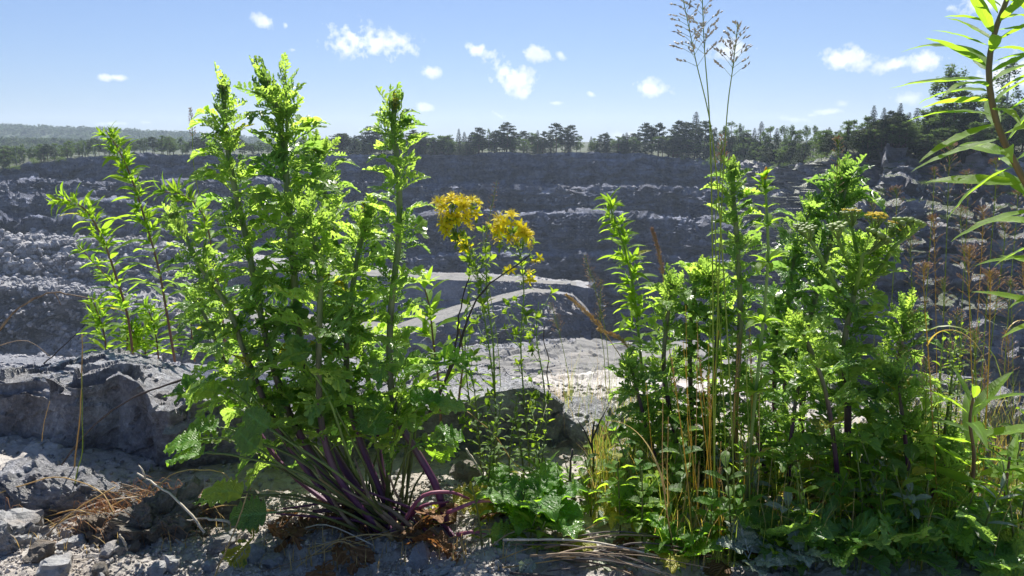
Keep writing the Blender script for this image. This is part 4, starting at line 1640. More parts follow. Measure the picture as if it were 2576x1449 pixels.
#%%PLANTS
def ragwort(label, base, stems, dark=0, group=None, dens=1.14, L0=.075, mat=None, bud=True):
    """stems: list of (pxpts, r0, r1, nleaves, leaf length factor)."""
    root = thing('ragwort_plant', label, 'wild plant', base, group)
    lm = mat or ('ragdark' if dark else 'ragleaf')
    for (pp, r0, r1, nl, fac) in stems:
        st_, pts = make_stem(root, pp, r0, r1, 'stemrag', n=30)
        ll = L0 * fac
        leaves_on(st_, pts, int(nl * dens), 'ragleaf', lm, lambda t: ll * (.75 + .55 * math.sin(math.pi * min(1, t * .95 + .1))), t0=.24, t1=.93,
                  elev=lambda t: .25 + .55 * t, phi0=random.uniform(0, 6))
        tufts_on(st_, pts, int(nl * .52 * dens), ('rag', 1 if (dark or mat == 'ragdark') else 0), lambda t: ll * .72, t0=.3, t1=.97)
        leaves_on(st_, pts, 9, 'ragtop', lm, lambda t: ll * .62, t0=.93, t1=1.0, elev=lambda t: 1.15, phi0=1, roll=.6)
        if bud:
            p, tv = stem_frames(pts)[-1]
            put('bud_cluster', random.choice(BUDH), st_, frame(p - tv * .016, tv, Vector((0, -1, .2)), .024))
    return root


D = 1.33
b0 = ground_pt(985, 1345)
rag = ragwort('largest ragwort clump with purple bases and many leafy stems left of centre', b0, [
    ([(905, 1345, 1.30), (770, 1180, 1.32), (690, 1060, 1.33), (620, 900, 1.33), (575, 775, 1.33), (505, 670, 1.33), (440, 545, 1.34)], .0065, .0042, 30, .9),
    ([(945, 1350, 1.31), (810, 1185, 1.34), (735, 1055, 1.35), (690, 930, 1.35), (652, 770, 1.36), (622, 610, 1.37), (590, 470, 1.37), (568, 340, 1.37), (562, 225, 1.37)], .0078, .0042, 44, .95),
    ([(975, 1335, 1.33), (890, 1215, 1.36), (800, 1070, 1.39), (760, 900, 1.40), (742, 720, 1.40), (728, 540, 1.40), (716, 400, 1.40), (700, 290, 1.39), (668, 205, 1.38)], .0085, .005, 46, 1.0),
    ([(960, 1340, 1.27), (850, 1200, 1.27), (808, 1060, 1.27), (802, 880, 1.26), (805, 720, 1.26), (790, 600, 1.26), (775, 540, 1.26)], .0065, .004, 30, .95),
    ([(1000, 1330, 1.30), (925, 1160, 1.34), (880, 1020, 1.37), (872, 880, 1.38), (885, 740, 1.39), (905, 620, 1.4), (925, 540, 1.4)], .0068, .004, 30, .95),
    ([(1128, 1335, 1.31), (1100, 1230, 1.31), (1045, 1130, 1.32), (1000, 1050, 1.33), (980, 930, 1.34), (985, 760, 1.35), (1003, 600, 1.36), (1003, 440, 1.36), (990, 330, 1.36), (993, 265, 1.36)], .0075, .0046, 46, .9),
    ([(990, 1335, 1.34), (960, 1180, 1.42), (935, 1000, 1.47), (890, 800, 1.5), (845, 620, 1.52), (815, 470, 1.52), (800, 380, 1.52)], .006, .0036, 36, 1.0),
    ([(930, 1340, 1.36), (720, 1180, 1.45), (610, 1010, 1.5), (545, 860, 1.52), (500, 760, 1.53)], .005, .0035, 22, 1.0),
])
# companion branch near the top of the second tall stem
st_, pts = make_stem(rag, [(716, 420, 1.40), (722, 330, 1.385), (720, 240, 1.375), (716, 178, 1.375)], .0035, .0015, 'stemgreen', n=12)
leaves_on(st_, pts, 16, 'ragtop', 'ragleaf', lambda t: .035, t0=.2, t1=1, elev=lambda t: .95)


def stalk_leaf(root, pp, r, leafk, lmat, length, mat='stempurple', up=Vector((0, -.3, 1)), name='leaf_stalk', sx=None, n=12):
    """A stalked basal leaf: stalk part with its blade as sub-part."""
    base_ = root.location
    pts = [q - base_ for q in spline([W(*p) for p in pp], n)]
    mb = MB()
    mb.tube(pts, [r * (1.25 - .6 * i / (n - 1)) for i in range(n)], 6)
    o = link(name, mb.build(name, M[mat]), root)
    d = (pts[-1] - pts[-2]).normalized()
    put('leaf_blade', leafmesh(leafk, lmat), o, frame(pts[-1] - d * length * .12, d, up, length, sx))
    return o


for pp, L_, lm, kind, up in [
    ([(960, 1330, 1.28), (780, 1200, 1.24), (600, 1148, 1.24), (520, 1140, 1.24)], .085, 'basal', 'basal', Vector((.1, -.22, 1))),
    ([(950, 1330, 1.30), (760, 1160, 1.28), (600, 1105, 1.28), (510, 1105, 1.28)], .085, 'basal', 'basal', Vector((0, -.3, 1))),
    ([(960, 1335, 1.26), (820, 1270, 1.24), (620, 1240, 1.22)], .085, 'ragleaf', 'basal', Vector((0, -.3, 1))),
    ([(1000, 1330, 1.28), (860, 1200, 1.2), (680, 1080, 1.2)], .062, 'ragdark', 'basal', Vector((-.2, -1, .5))),
    ([(1000, 1330, 1.3), (800, 1230, 1.22), (650, 1130, 1.2)], .06, 'ragdark', 'basal', Vector((0, -1, .3))),
    ([(1020, 1320, 1.36), (1030, 1150, 1.38), (1050, 1105, 1.38), (1085, 1095, 1.38)], .075, 'basal', 'basal', Vector((-.1, -.5, .9))),
    ([(1020, 1320, 1.36), (1040, 1230, 1.38), (1085, 1160, 1.39)], .085, 'basal', 'basal', Vector((.3, -.7, .8))),
    ([(1010, 1320, 1.34), (960, 1180, 1.3), (945, 1100, 1.28)], .085, 'ragdark', 'basal', Vector((0, -1, .4))),
    ([(1010, 1320, 1.34), (1020, 1130, 1.36), (1060, 960, 1.38), (1090, 930, 1.38)], .1, 'basal', 'ragleaf', Vector((0, -.6, .9))),
    ([(1010, 1320, 1.34), (1040, 1130, 1.38), (1065, 910, 1.40), (1100, 890, 1.40)], .1, 'basal', 'ragleaf', Vector((0, -.2, 1))),
    ([(1000, 1330, 1.3), (900, 1200, 1.26), (830, 1010, 1.24), (770, 910, 1.24)], .06, 'ragdark', 'basal', Vector((0, -1, .2))),
    ([(960, 1335, 1.36), (760, 1090, 1.42), (600, 975, 1.42), (520, 970, 1.42)], .09, 'basal', 'ragleaf', Vector((0, -.4, 1))),
    ([(960, 1335, 1.36), (760, 1130, 1.42), (580, 1000, 1.42), (510, 990, 1.42)], .09, 'ragleaf', 'ragleaf', Vector((0, -.4, 1))),
    ([(940, 1345, 1.3), (760, 1250, 1.28), (580, 1255, 1.28)], .08, 'ragdark', 'ragleaf', Vector((0, -.5, 1))),
    ([(930, 1345, 1.28), (780, 1290, 1.22), (680, 1290, 1.2)], .08, 'ragdark', 'basal', Vector((0, -.9, .7))),
]:
    stalk_leaf(rag, pp, .0024, kind, lm, L_, mat='stemgreen', up=up)
for i in range(20):
    tx, ty = random.uniform(560, 1060), random.uniform(930, 1150)
    td = random.uniform(1.27, 1.46)
    stalk_leaf(rag, [(random.uniform(930, 1010), 1330, 1.31), ((tx + 960) / 2 + random.uniform(-30, 30), (ty + 1330) / 2, (td + 1.31) / 2), (tx, ty, td), (tx + (tx - 900) * .18, ty - 20, td)], .0022,
               random.choice(['basal', 'ragleaf', 'ragleaf']), random.choice(['basal', 'ragleaf', 'ragdark']), random.uniform(.07, .095), mat='stemgreen', up=Vector((random.uniform(-.4, .4), random.uniform(-.8, .1), 1)))
# reddish arching stalks on the right of the root crown
for pp, lm in [([(1010, 1325, 1.28), (1060, 1250, 1.27), (1130, 1238, 1.28), (1180, 1255, 1.3)], 'yellowleaf'), ([(1125, 1290, 1.27), (1200, 1262, 1.26), (1260, 1262, 1.27)], 'basal'),
               ([(1000, 1335, 1.3), (1060, 1275, 1.29), (1130, 1262, 1.3)], 'yellowleaf'), ([(1150, 1345, 1.25), (1190, 1338, 1.24), (1225, 1342, 1.24)], 'ragdark')]:
    stalk_leaf(rag, pp, .0034, 'basal', lm, .085, mat='stempurple', up=Vector((0, -.6, 1)))
# short broken purple stubs and dry leaf bases at the root crown
for i in range(16):
    x0 = random.uniform(900, 1130)
    a = [(x0 + 40, random.uniform(1340, 1370), 1.27), (x0 - random.uniform(10, 90), random.uniform(1260, 1310), 1.25 + random.uniform(0, .1)), (x0 - random.uniform(60, 230), random.uniform(1150, 1300), 1.25 + random.uniform(0, .1))]
    stub, _ = make_stem(rag, a, random.uniform(.003, .006), .0016, random.choice(['stemrag', 'stemrag', 'deadstalk', 'deadstalk', 'straw']), n=9, name='old_stalk', sides=6)
for i in range(16):
    g = Vector(b0) + Vector((random.uniform(-.22, .14), random.uniform(-.08, .06), .01)) - rag.location
    a = random.uniform(0, 6.28)
    g.z = gzf(g.x + rag.location.x, g.y + rag.location.y) - rag.location.z + .015
    put('withered_leaf', leafmesh('ragleaf', 'brownleaf'), rag, frame(g, Vector((math.cos(a), math.sin(a), random.uniform(-.2, .5))), Vector((random.uniform(-.5, .5), random.uniform(-.5, .5), 1)), random.uniform(.06, .11)))
for (pv, pyv, dd, L_) in ((665, 1290, 1.22, .06), (640, 1350, 1.18, .075), (1120, 1265, 1.32, .06)):
    g = W(pv, pyv, dd) - rag.location
    put('yellow_leaf', leafmesh('ragleaf', 'yellowleaf'), rag, frame(g, Vector((-.5, -.2, -.5)), Vector((0, -1, .3)), L_))

# ---- right group of ragworts
b1 = ground_pt(2130, 1300)
rw = ragwort('tall ragwort in bud with branching yellowish flower heads on the right', b1, [
    ([(2130, 1330, 1.42), (2132, 1150, 1.44), (2132, 1000, 1.45), (2122, 880, 1.45), (2145, 760, 1.45), (2165, 660, 1.45), (2185, 625, 1.45)], .0085, .004, 40, 1.05),
    ([(2110, 1330, 1.36), (2105, 1180, 1.33), (2080, 1000, 1.32), (2040, 880, 1.32), (2015, 830, 1.32)], .005, .003, 20, .9),
    ([(2150, 1330, 1.48), (2210, 1100, 1.52), (2260, 900, 1.54), (2280, 780, 1.54)], .005, .003, 26, 1.0),
], bud=False, dens=1.1, L0=.07)


def capitula_mesh(seed, yellow):
    """Flat-topped cluster of button flower heads (unit radius .5)."""
    r = random.Random(seed)
    mb = MB()
    n = 15
    ybits = MB()
    for i in range(n):
        a = i * 2.4 + r.uniform(-.2, .2)
        rr = math.sqrt((i + .3) / n) * .46
        c = Vector((math.cos(a) * rr, .8 - rr * rr * .5 + r.uniform(-.04, .04), math.sin(a) * rr))
        mb.tube([Vector((0, 0, 0)), Vector((c.x * .5, .35, c.z * .5)), c], [.03, .02, .02], 5, caps=False)
        s = r.uniform(.085, .115)
        pr = [(-.9, .4), (-.5, .9), (.1, 1.05), (.55, .95), (.8, .6), (.88, .1)]
        m_ = 9
        V, F_ = [], []
        for (h, q) in pr:
            for k in range(m_):
                an = 2 * math.pi * k / m_
                V.append((c.x + math.cos(an) * q * s, c.y + h * s * .8, c.z + math.sin(an) * q * s))
        for a_ in range(len(pr) - 1):
            for k in range(m_):
                F_.append((a_ * m_ + k, a_ * m_ + (k + 1) % m_, (a_ + 1) * m_ + (k + 1) % m_, (a_ + 1) * m_ + k))
        F_.append(tuple((len(pr) - 1) * m_ + k for k in range(m_)))
        mb.add(V, F_)
        if yellow > r.random():
            for q in range(22):
                t = Vector((r.gauss(0, .45) * s, 0, r.gauss(0, .45) * s))
                p = c + t + Vector((0, s * .6, 0))
                ybits.tube([p, p + Vector((t.x * .4, s * r.uniform(.3, .55), t.z * .4))], [.014, .018], 4)
    g = mb.build('flower_heads', M['bud'])
    y = ybits.build('florets', M['budyellow']) if ybits.v else None
    return g, y


CAP = {0: [capitula_mesh(i, 0) for i in range(3)], 1: [capitula_mesh(10 + i, 1) for i in range(2)], 2: [capitula_mesh(20 + i, .4) for i in range(2)]}
for (pp, yk, s) in [
    ([(2112, 735, 1.45), (2070, 660, 1.43), (2038, 605, 1.42)], 0, .036), ([(2145, 680, 1.45), (2120, 630, 1.43), (2108, 600, 1.42)], 0, .04),
    ([(2150, 740, 1.44), (2165, 670, 1.40), (2172, 640, 1.39), (2186, 635, 1.39)], 0, .052), ([(2160, 660, 1.45), (2150, 610, 1.45), (2143, 570, 1.45)], 2, .044),
    ([(2170, 650, 1.45), (2190, 610, 1.44), (2200, 580, 1.43)], 1, .042), ([(2180, 640, 1.45), (2215, 610, 1.44), (2235, 600, 1.43)], 2, .04),
    ([(2175, 720, 1.45), (2225, 660, 1.43), (2268, 600, 1.42)], 0, .05), ([(2225, 660, 1.43), (2250, 620, 1.40), (2290, 592, 1.40)], 0, .04), ([(2070, 660, 1.43), (2050, 620, 1.45), (2020, 590, 1.45)], 0, .03)]:
    st_, pts = make_stem(rw, pp, .0042, .0026, 'stemgreen', n=10, name='flower_stalk')
    g, y = random.choice(CAP[yk])
    d = (pts[-1] - pts[-2]).normalized().lerp(Vector((0, 0, 1)), .6).normalized()
    put('flower_head', g, st_, frame(pts[-1] - d * .004, d, Vector((0, -1, 0)), s))
    if y:
        put('florets', y, st_, frame(pts[-1] - d * .004, d, Vector((0, -1, 0)), s))
    leaves_on(st_, pts, 4, 'ragtop', 'ragleaf', lambda t: .035, t0=.2, t1=.9, elev=lambda t: .8)

ragwort('dark green bushy ragwort with crowded top behind the budding ragwort', ground_pt(1990, 1200), [
    ([(2010, 1230, 1.6), (2020, 1000, 1.65), (2040, 800, 1.66), (2085, 620, 1.66), (2120, 500, 1.66), (2130, 440, 1.66)], .008, .005, 44, 1.15),
    ([(1990, 1230, 1.6), (1975, 1000, 1.66), (1980, 800, 1.68), (2000, 640, 1.68), (2040, 520, 1.68)], .006, .004, 34, 1.1),
    ([(1990, 1230, 1.6), (1950, 1050, 1.7), (1950, 900, 1.72), (1960, 760, 1.72)], .006, .004, 26, 1.1),
], mat='ragdark', dens=.9, L0=.07)
ragwort('slender ragwort with knobbly bud top beside the tall grass stalks', ground_pt(1840, 1250), [
    ([(1845, 1300, 1.5), (1850, 1050, 1.52), (1862, 800, 1.52), (1855, 620, 1.52), (1845, 500, 1.52), (1842, 425, 1.52)], .0065, .0045, 46, .7),
], dens=1.0)
ragwort('low bushy ragwort left of the tall grass stalks with feathery leaves', ground_pt(1740, 1250), [
    ([(1760, 1280, 1.55), (1745, 1100, 1.6), (1735, 900, 1.62), (1745, 740, 1.62), (1760, 690, 1.62)], .006, .004, 34, 1.0),
    ([(1750, 1280, 1.5), (1700, 1100, 1.54), (1670, 930, 1.56), (1680, 790, 1.56), (1690, 720, 1.56)], .006, .004, 32, 1.0),
    ([(1770, 1280, 1.5), (1790, 1100, 1.56), (1800, 900, 1.58), (1810, 760, 1.58), (1790, 690, 1.58)], .006, .004, 32, 1.0),
    ([(1750, 1280, 1.45), (1650, 1150, 1.48), (1610, 1010, 1.5), (1590, 930, 1.5)], .005, .003, 22, 1.0),
], dens=.8, L0=.07)
ragwort('short ragwort shoot at the centre right under the budding stalks', ground_pt(1980, 1300), [
    ([(1990, 1330, 1.38), (1985, 1180, 1.38), (2000, 1020, 1.4), (2020, 930, 1.4)], .005, .003, 26, 1.0),
    ([(1990, 1330, 1.38), (1930, 1200, 1.4), (1900, 1060, 1.42), (1890, 990, 1.42)], .005, .003, 22, 1.0),
], dens=.7, L0=.07)
ragwort('leafy ragwort shoot right of the thick purple brown ragwort stem', ground_pt(2270, 1330), [
    ([(2270, 1350, 1.36), (2285, 1200, 1.37), (2270, 1050, 1.38), (2262, 960, 1.38)], .005, .003, 26, 1.1),
    ([(2280, 1350, 1.36), (2350, 1230, 1.38), (2390, 1120, 1.4)], .005, .003, 20, 1.1),
], dens=.7, L0=.07)

# low rosettes of broad leaves covering the ground on the right
def rosette(label, pv, pyv, n, L_, kind, mat, group=None, el=(.1, .8), name='leaf_rosette', h=.0, back=0):
    g = ground_pt(pv, pyv)
    root = thing(name, label, 'wild plant', g, group)
    for i in range(n):
        a = i * 2.4 + random.uniform(-.3, .3)
        e = random.uniform(*el)
        d = Vector((math.cos(a) * math.cos(e), math.sin(a) * math.cos(e), math.sin(e)))
        ln = L_ * random.uniform(.5, 1.0)
        p0 = Vector((0, 0, random.uniform(0, h)))
        st = p0 + d * ln * .35
        up = Vector((-d.x, -d.y, 1.2)) + Vector((random.uniform(-.4, .4), random.uniform(-.4, .4), 0))
        put('leaf', leafmesh(kind, mat if random.random() > .06 else 'yellowleaf'), root, frame(p0, d, up, ln))
    return root


for (pv, pyv, n, L_, kind, mat, lb) in [
    (2100, 1420, 14, .13, 'ragleaf', 'ragdark', 'big dark jagged leaf rosette at the bottom beneath the budding ragwort'),
    (2260, 1440, 12, .12, 'ragleaf', 'ragdark', 'dark blue green jagged rosette at the bottom right of the thick stem'),
    (1960, 1400, 12, .13, 'basal', 'ragdark', 'dark rounded leaf rosette at the bottom left of the thick ragwort stem'),
    (2390, 1400, 12, .14, 'ragleaf', 'ragleaf', 'bright jagged rosette below the reddish grasses at lower right'),
    (1340, 1330, 16, .11, 'basal', 'basal', 'glossy scalloped rosette right of the purple stem bases'),
    (1260, 1290, 10, .08, 'basal', 'basal', 'light green scalloped seedling beside the pink arching stalks'),
    (1410, 1350, 10, .08, 'basal', 'ragdark', 'dark scalloped seedling right of the glossy rosette'),
    (1600, 1330, 14, .1, 'ragleaf', 'ragleaf', 'jagged low rosette at the foot of the yellow grass stalks'),
    (1880, 1440, 9, .075, 'basal', 'silver', 'silvery grey leaf rosette at the bottom edge right of centre'),
    (2010, 1445, 8, .07, 'basal', 'silver', 'pale frosted rosette at the bottom edge under the dark leaves'),
    (2480, 1440, 12, .13, 'basal', 'ragdark', 'dark rosette in the lower right corner'),
    (1700, 1420, 10, .09, 'basal', 'basal', 'small green rosette among the dead stalks at the bottom'),
    (1560, 1230, 12, .1, 'toothed', 'small', 'low toothed light green rosette right of the dark forked stem'),
    (1700, 1180, 12, .12, 'ragleaf', 'ragleaf', 'bright jagged leaves low behind the yellow grass stalks'),
    (1820, 1200, 10, .12, 'ragleaf', 'ragdark', 'shaded jagged leaves low behind the tall grass stalks'),
    (2330, 1230, 10, .11, 'ragleaf', 'ragleaf', 'jagged leaf rosette on gravel near the right edge'),
    (2200, 1180, 12, .12, 'ragleaf', 'ragleaf', 'bright leaf rosette behind the thick ragwort stem'),
    (2060, 1180, 12, .13, 'ragleaf', 'ragdark', 'deep green rosette behind and left of the thick ragwort stem'),
]:
    rosette(lb, pv, pyv, n, L_, kind, mat, h=.05, el=(.15, 1.0))

# ---- willowherb and goldenrod like plants with narrow leaves
def lance_plant(label, base, stems, kind='lance', mat='lance', stemm='stemred', name='willowherb_plant', group=None, cat='wild plant'):
    root = thing(name, label, cat, base, group)
    for (pp, r0, r1, nl, L_, el, tuft) in stems:
        st_, pts = make_stem(root, pp, r0, r1, stemm, n=24)
        leaves_on(st_, pts, nl, kind, mat, lambda t: L_ * (1.0 - .45 * max(0, t - .55) / .45), t0=.12, t1=1.0, elev=lambda t: el + .5 * max(0, t - .5), phi0=random.uniform(0, 6))
        if tuft:
            tufts_on(st_, pts, tuft, ('nar', 0), lambda t: L_ * .75 * (1.25 - .5 * t), t0=.45, t1=1.0, elev=.7)
    return root


gp = ground_pt
lance_plant('yellow green willowherb leaning in from the right frame edge with long curved leaves', W(2660, 1120, 1.02), [
    ([(2680, 1160, 1.0), (2700, 850, 1.0), (2670, 640, 1.0), (2590, 480, 1.0), (2515, 330, 1.0), (2488, 200, 1.0), (2500, 90, 1.0), (2540, -20, 1.0), (2570, -120, 1.0)], .0052, .0028, 78, .105, .25, 0)])
lance_plant('drooping tipped goldenrod at far left with golden spray top', W(330, 895, 2.1), [
    ([(335, 895, 2.27), (320, 790, 2.27), (290, 690, 2.27), (262, 610, 2.26), (225, 540, 2.24), (185, 508, 2.21), (135, 500, 2.18)], .004, .0022, 52, .078, .4, 14)], kind='narrow', name='goldenrod_plant')
lance_plant('tall leaning goldenrod left of the ragwort clump', W(440, 905, 2.1), [
    ([(440, 910, 2.27), (420, 790, 2.27), (400, 680, 2.27), (370, 570, 2.26), (335, 460, 2.24), (300, 380, 2.21), (268, 330, 2.20)], .0042, .0018, 70, .076, .45, 26)], kind='narrow', name='goldenrod_plant')
lance_plant('goldenrod with nodding tip just left behind the ragwort clump', W(560, 900, 2.1), [
    ([(570, 900, 2.34), (555, 760, 2.34), (535, 640, 2.34), (515, 550, 2.33), (470, 495, 2.30), (400, 480, 2.27)], .0038, .0016, 52, .085, .5, 10)], kind='narrow', mat='lanceg', name='goldenrod_plant')
for k, (pv, top, lb) in enumerate([(250, (235, 760), 'short narrow leaved shoot at the left behind the huge boulder'), (300, (200, 620), 'thin side shoot of narrow leaves left of the drooping goldenrod'), (380, (370, 770), 'leafy shoot between the two left goldenrods'),
                                   (470, (480, 720), 'leafy yellow green shoot behind the huge boulder top'), (350, (330, 830), 'bushy low narrow leaves behind the huge boulder')]):
    lance_plant(lb, W(pv + 20, 905, 2.05), [([(pv + 20, 910, 2.34), (pv + 10, (900 + top[1]) / 2, 2.34), (top[0], top[1], 2.31)], .0028, .0014, 34, .078, .5, 6)], kind='narrow', mat=('lance', 'lanceg')[k % 2], name='goldenrod_plant')
lance_plant('bright spire of narrow leaves against the dark quarry wall right of centre', gp(1640, 1180), [
    ([(1650, 1180, 1.7), (1625, 1030, 1.7), (1612, 900, 1.7), (1600, 780, 1.7), (1585, 680, 1.7), (1560, 590, 1.69), (1525, 495, 1.68)], .0042, .0018, 84, .066, .35, 24)], kind='narrow', name='goldenrod_plant', mat='lance', stemm='stemgreen')
lance_plant('small willowherb rosette shoot in front of the pale boulder', gp(1370, 1290), [
    ([(1370, 1290, 1.42), (1362, 1230, 1.42), (1358, 1165, 1.42)], .003, .0016, 14, .08, .5, 0)], name='willowherb_plant', mat='lanceg')
lance_plant('small willowherb shoot left of its twin in front of the pale boulder', gp(1310, 1290), [
    ([(1312, 1290, 1.45), (1308, 1240, 1.45), (1306, 1200, 1.45)], .0025, .0014, 12, .06, .4, 0)], name='willowherb_plant', mat='lanceg')
lance_plant('slim willowherb with drooping leaves in front of the ragwort right side', gp(1130, 1180), [
    ([(1110, 1100, 1.6), (1105, 980, 1.6), (1090, 860, 1.6), (1080, 770, 1.6), (1060, 700, 1.6)], .003, .0014, 26, .08, .6, 3)], kind='narrow', mat='lance', name='willowherb_plant')
lance_plant('narrow leaved willowherb between ragwort and yellow flowers', gp(1160, 1180), [
    ([(1150, 1120, 1.65), (1155, 1000, 1.65), (1165, 900, 1.65), (1150, 800, 1.65)], .003, .0014, 20, .07, .6, 0)], kind='narrow', mat='lance', name='willowherb_plant')
lance_plant('broad lance leaved willowherb at the right behind the tall grass', gp(2430, 1250), [
    ([(2440, 1270, 1.3), (2450, 1150, 1.3), (2440, 1060, 1.3), (2450, 990, 1.3)], .004, .002, 14, .14, .35, 0)], mat='lance')
lance_plant('willowherb shoot with reddish stem in the lower right corner', gp(2540, 1350), [
    ([(2550, 1360, 1.25), (2530, 1250, 1.25), (2540, 1150, 1.25)], .004, .002, 14, .12, .35, 0)], mat='lance')
lance_plant('red stemmed willowherb seedling low among the yellow grasses', gp(1690, 1440), [
    ([(1700, 1440, 1.2), (1690, 1370, 1.2), (1680, 1300, 1.2)], .003, .0015, 12, .07, .5, 0)], mat='lanceg')

# ---- St John's wort like plant: small opposite leaves, yellow starry flowers
def petal_src(seed):
    return blade_src(seed, lambda u: .17 * math.sin(math.pi * u ** 1.1) ** .7, 6, 2, arch=-.3, fold=.15, curl=.7, crisp=.02, twist=.5)


PET = [petal_src(i) for i in range(4)]


def flower_meshes(seed):
    r = random.Random(seed)
    mb = MB()
    for i in range(5):
        a = 2 * math.pi * i / 5 + r.uniform(-.15, .15)
        e = r.uniform(-.1, .55)
        d = Vector((math.cos(a) * math.cos(e), math.sin(e), math.sin(a) * math.cos(e)))
        mb.add_mesh(PET[i % 4], frame(Vector((0, 0, 0)), d, Vector((0, 1, 0)), r.uniform(.85, 1.1)))
    sm = MB()
    for i in range(26):
        a = r.uniform(0, 6.28)
        e = r.uniform(.4, 1.35)
        d = Vector((math.cos(a) * math.cos(e), math.sin(e), math.sin(a) * math.cos(e))) * r.uniform(.4, .75)
        sm.tube([Vector((0, .02, 0)), d], [.012, .01], 3)
        sm.tube([d, d * 1.06], [.028, .02], 4)
    return mb.build('petals', M['petal']), sm.build('stamens', M['stamen'])


FLW = [flower_meshes(i) for i in range(4)]


def wort(label, base, stems, clusters, leafmat='small'):
    root = thing('flowering_wort', label, 'wildflower', base)
    for (pp, nl, L_) in stems:
        st_, pts = make_stem(root, pp, .0024, .001, 'stemgreen', n=26, sides=6)
        leaves_on(st_, pts, nl, 'obov', leafmat, lambda t: L_, t0=.1, t1=.96, elev=lambda t: .5, opposite=True, r_off=.001)
        fr = stem_frames(pts)
        for i in range(int(nl * .5)):
            t = random.uniform(.3, .95)
            p, tv = fr[int(t * (len(fr) - 1))]
            rad = perp(tv, random.uniform(0, 6.28))
            d = (rad * .8 + tv * .7).normalized()
            ln = random.uniform(.025, .06)
            mb = MB()
            q = [p, p + d * ln * .5, p + d * ln + tv * ln * .3]
            mb.tube(q, [.001, .0008, .0006], 5)
            b_ = link('branchlet', mb.build('branchlet', M['stemgreen']), root)
            put('leaf_tuft', random.choice(TUFT[('sm', 0)]), b_, frame(q[2] - d * .01, d, tv, L_ * 1.25))
            for qq in (q[1],):
                for s in (-1, 1):
                    rr = d.cross(tv).normalized() * s
                    put('leaf', leafmesh('obov', leafmat), b_, frame(qq, (rr + d * .5), tv, L_ * .8))
    for (pv, pyv, dd, rad, n, s) in clusters:
        c = W(pv, pyv, dd) - root.location
        for i in range(n):
            u = Vector((random.gauss(0, 1), random.gauss(0, .8), random.gauss(0, 1))).normalized() * rad * random.uniform(.5, 1.12)
            u.z *= .85
            p = c + u
            up = (u.normalized() * .8 + Vector((0, -.5, .5)))
            pe, sm = random.choice(FLW)
            mb = MB()
            mb.tube([c - Vector((0, 0, rad * 1.2)), c + u * .3 - Vector((0, 0, rad * .3)), p], [.0009, .0008, .0007], 5)
            stk = link('flower_stalk', mb.build('flower_stalk', M['stemgreen']), root)
            Mx = frame(p, up, Vector((0, -1, .3)), s * random.uniform(.8, 1.15))
            put('petals', pe, stk, Mx)
            put('stamens', sm, stk, Mx)
        for i in range(max(2, n // 3)):
            u = Vector((random.gauss(0, 1), random.gauss(0, 1), random.gauss(0, 1))).normalized() * rad * random.uniform(.6, 1.1)
            put('bud', random.choice(TUFT[('sm', 0)]), root, frame(c + u * .7 - Vector((0, 0, rad * .5)), u + Vector((0, 0, .01)), Vector((0, 0, 1)), .014))
    return root


wort('yellow wort with two large starry flower clusters, left stem', gp(1240, 1280), [
    ([(1240, 1285, 1.5), (1250, 1150, 1.52), (1245, 1000, 1.54), (1228, 860, 1.55), (1205, 720, 1.55), (1190, 640, 1.55), (1165, 580, 1.55)], 30, .022),
    ([(1250, 1290, 1.5), (1215, 1150, 1.52), (1180, 1000, 1.6), (1170, 850, 1.62), (1185, 700, 1.62)], 18, .02)],
    [(1135, 525, 1.55, .03, 18, .02), (1145, 570, 1.54, .026, 13, .021), (1190, 518, 1.56, .018, 8, .017), (1168, 610, 1.55, .012, 4, .016), (1180, 548, 1.55, .015, 5, .014)])
wort('yellow wort with starry flowers and drooping lower blooms, right stem', gp(1330, 1280), [
    ([(1335, 1285, 1.5), (1330, 1130, 1.52), (1318, 1000, 1.54), (1310, 860, 1.55), (1318, 740, 1.55), (1310, 650, 1.55), (1295, 600, 1.55)], 30, .021),
    ([(1335, 1285, 1.5), (1345, 1150, 1.55), (1370, 1000, 1.6), (1350, 850, 1.6), (1355, 760, 1.6)], 16, .02),
    ([(1245, 1000, 1.54), (1240, 860, 1.54), (1225, 740, 1.54), (1222, 600, 1.54)], 14, .018)],
    [(1283, 565, 1.55, .027, 18, .02), (1315, 600, 1.54, .018, 8, .021), (1262, 608, 1.55, .012, 3, .014), (1282, 680, 1.55, .008, 2, .017), (1335, 693, 1.55, .01, 3, .016), (1347, 645, 1.55, .01, 2, .016), (1222, 572, 1.54, .009, 2, .009)])
# yellow-green tiered plant, leaves in pairs on an upright stem
root = thing('tiered_plant', 'upright yellow green plant with tiers of paired leaves and orange bud tip', 'wild plant', gp(1860, 1400))
st_, pts = make_stem(root, [(1862, 1410, 1.25), (1880, 1200, 1.26), (1900, 1000, 1.27), (1918, 830, 1.28), (1932, 650, 1.28), (1928, 520, 1.28), (1924, 450, 1.28)], .0034, .0022, 'stemgreen', n=30)
fr = stem_frames(pts)
for k, (t, n, L_) in enumerate([(1.0, 10, .022), (.955, 9, .028), (.9, 6, .026), (.85, 4, .02), (.78, 10, .032), (.66, 10, .034), (.55, 11, .036), (.46, 9, .034), (.37, 10, .04), (.24, 9, .042), (.12, 8, .04)]):
    p, tv = fr[int(t * (len(fr) - 1))]
    for i in range(n):
        rad = perp(tv, i * 6.28 / n + k + random.uniform(-.2, .2))
        e = random.uniform(.1, .9) + (.4 if t > .94 else 0)
        put('leaf', leafmesh('obov', 'lance'), st_, frame(p, rad * math.cos(e) + tv * math.sin(e), tv * math.cos(e) - rad * math.sin(e), L_ * random.uniform(.7, 1.2)))
mb = MB()
mb.tube([Vector((0, 0, 0)), Vector((0, .4, 0)), Vector((0, .8, 0)), Vector((0, 1, 0))], [.16, .2, .12, .03], 8)
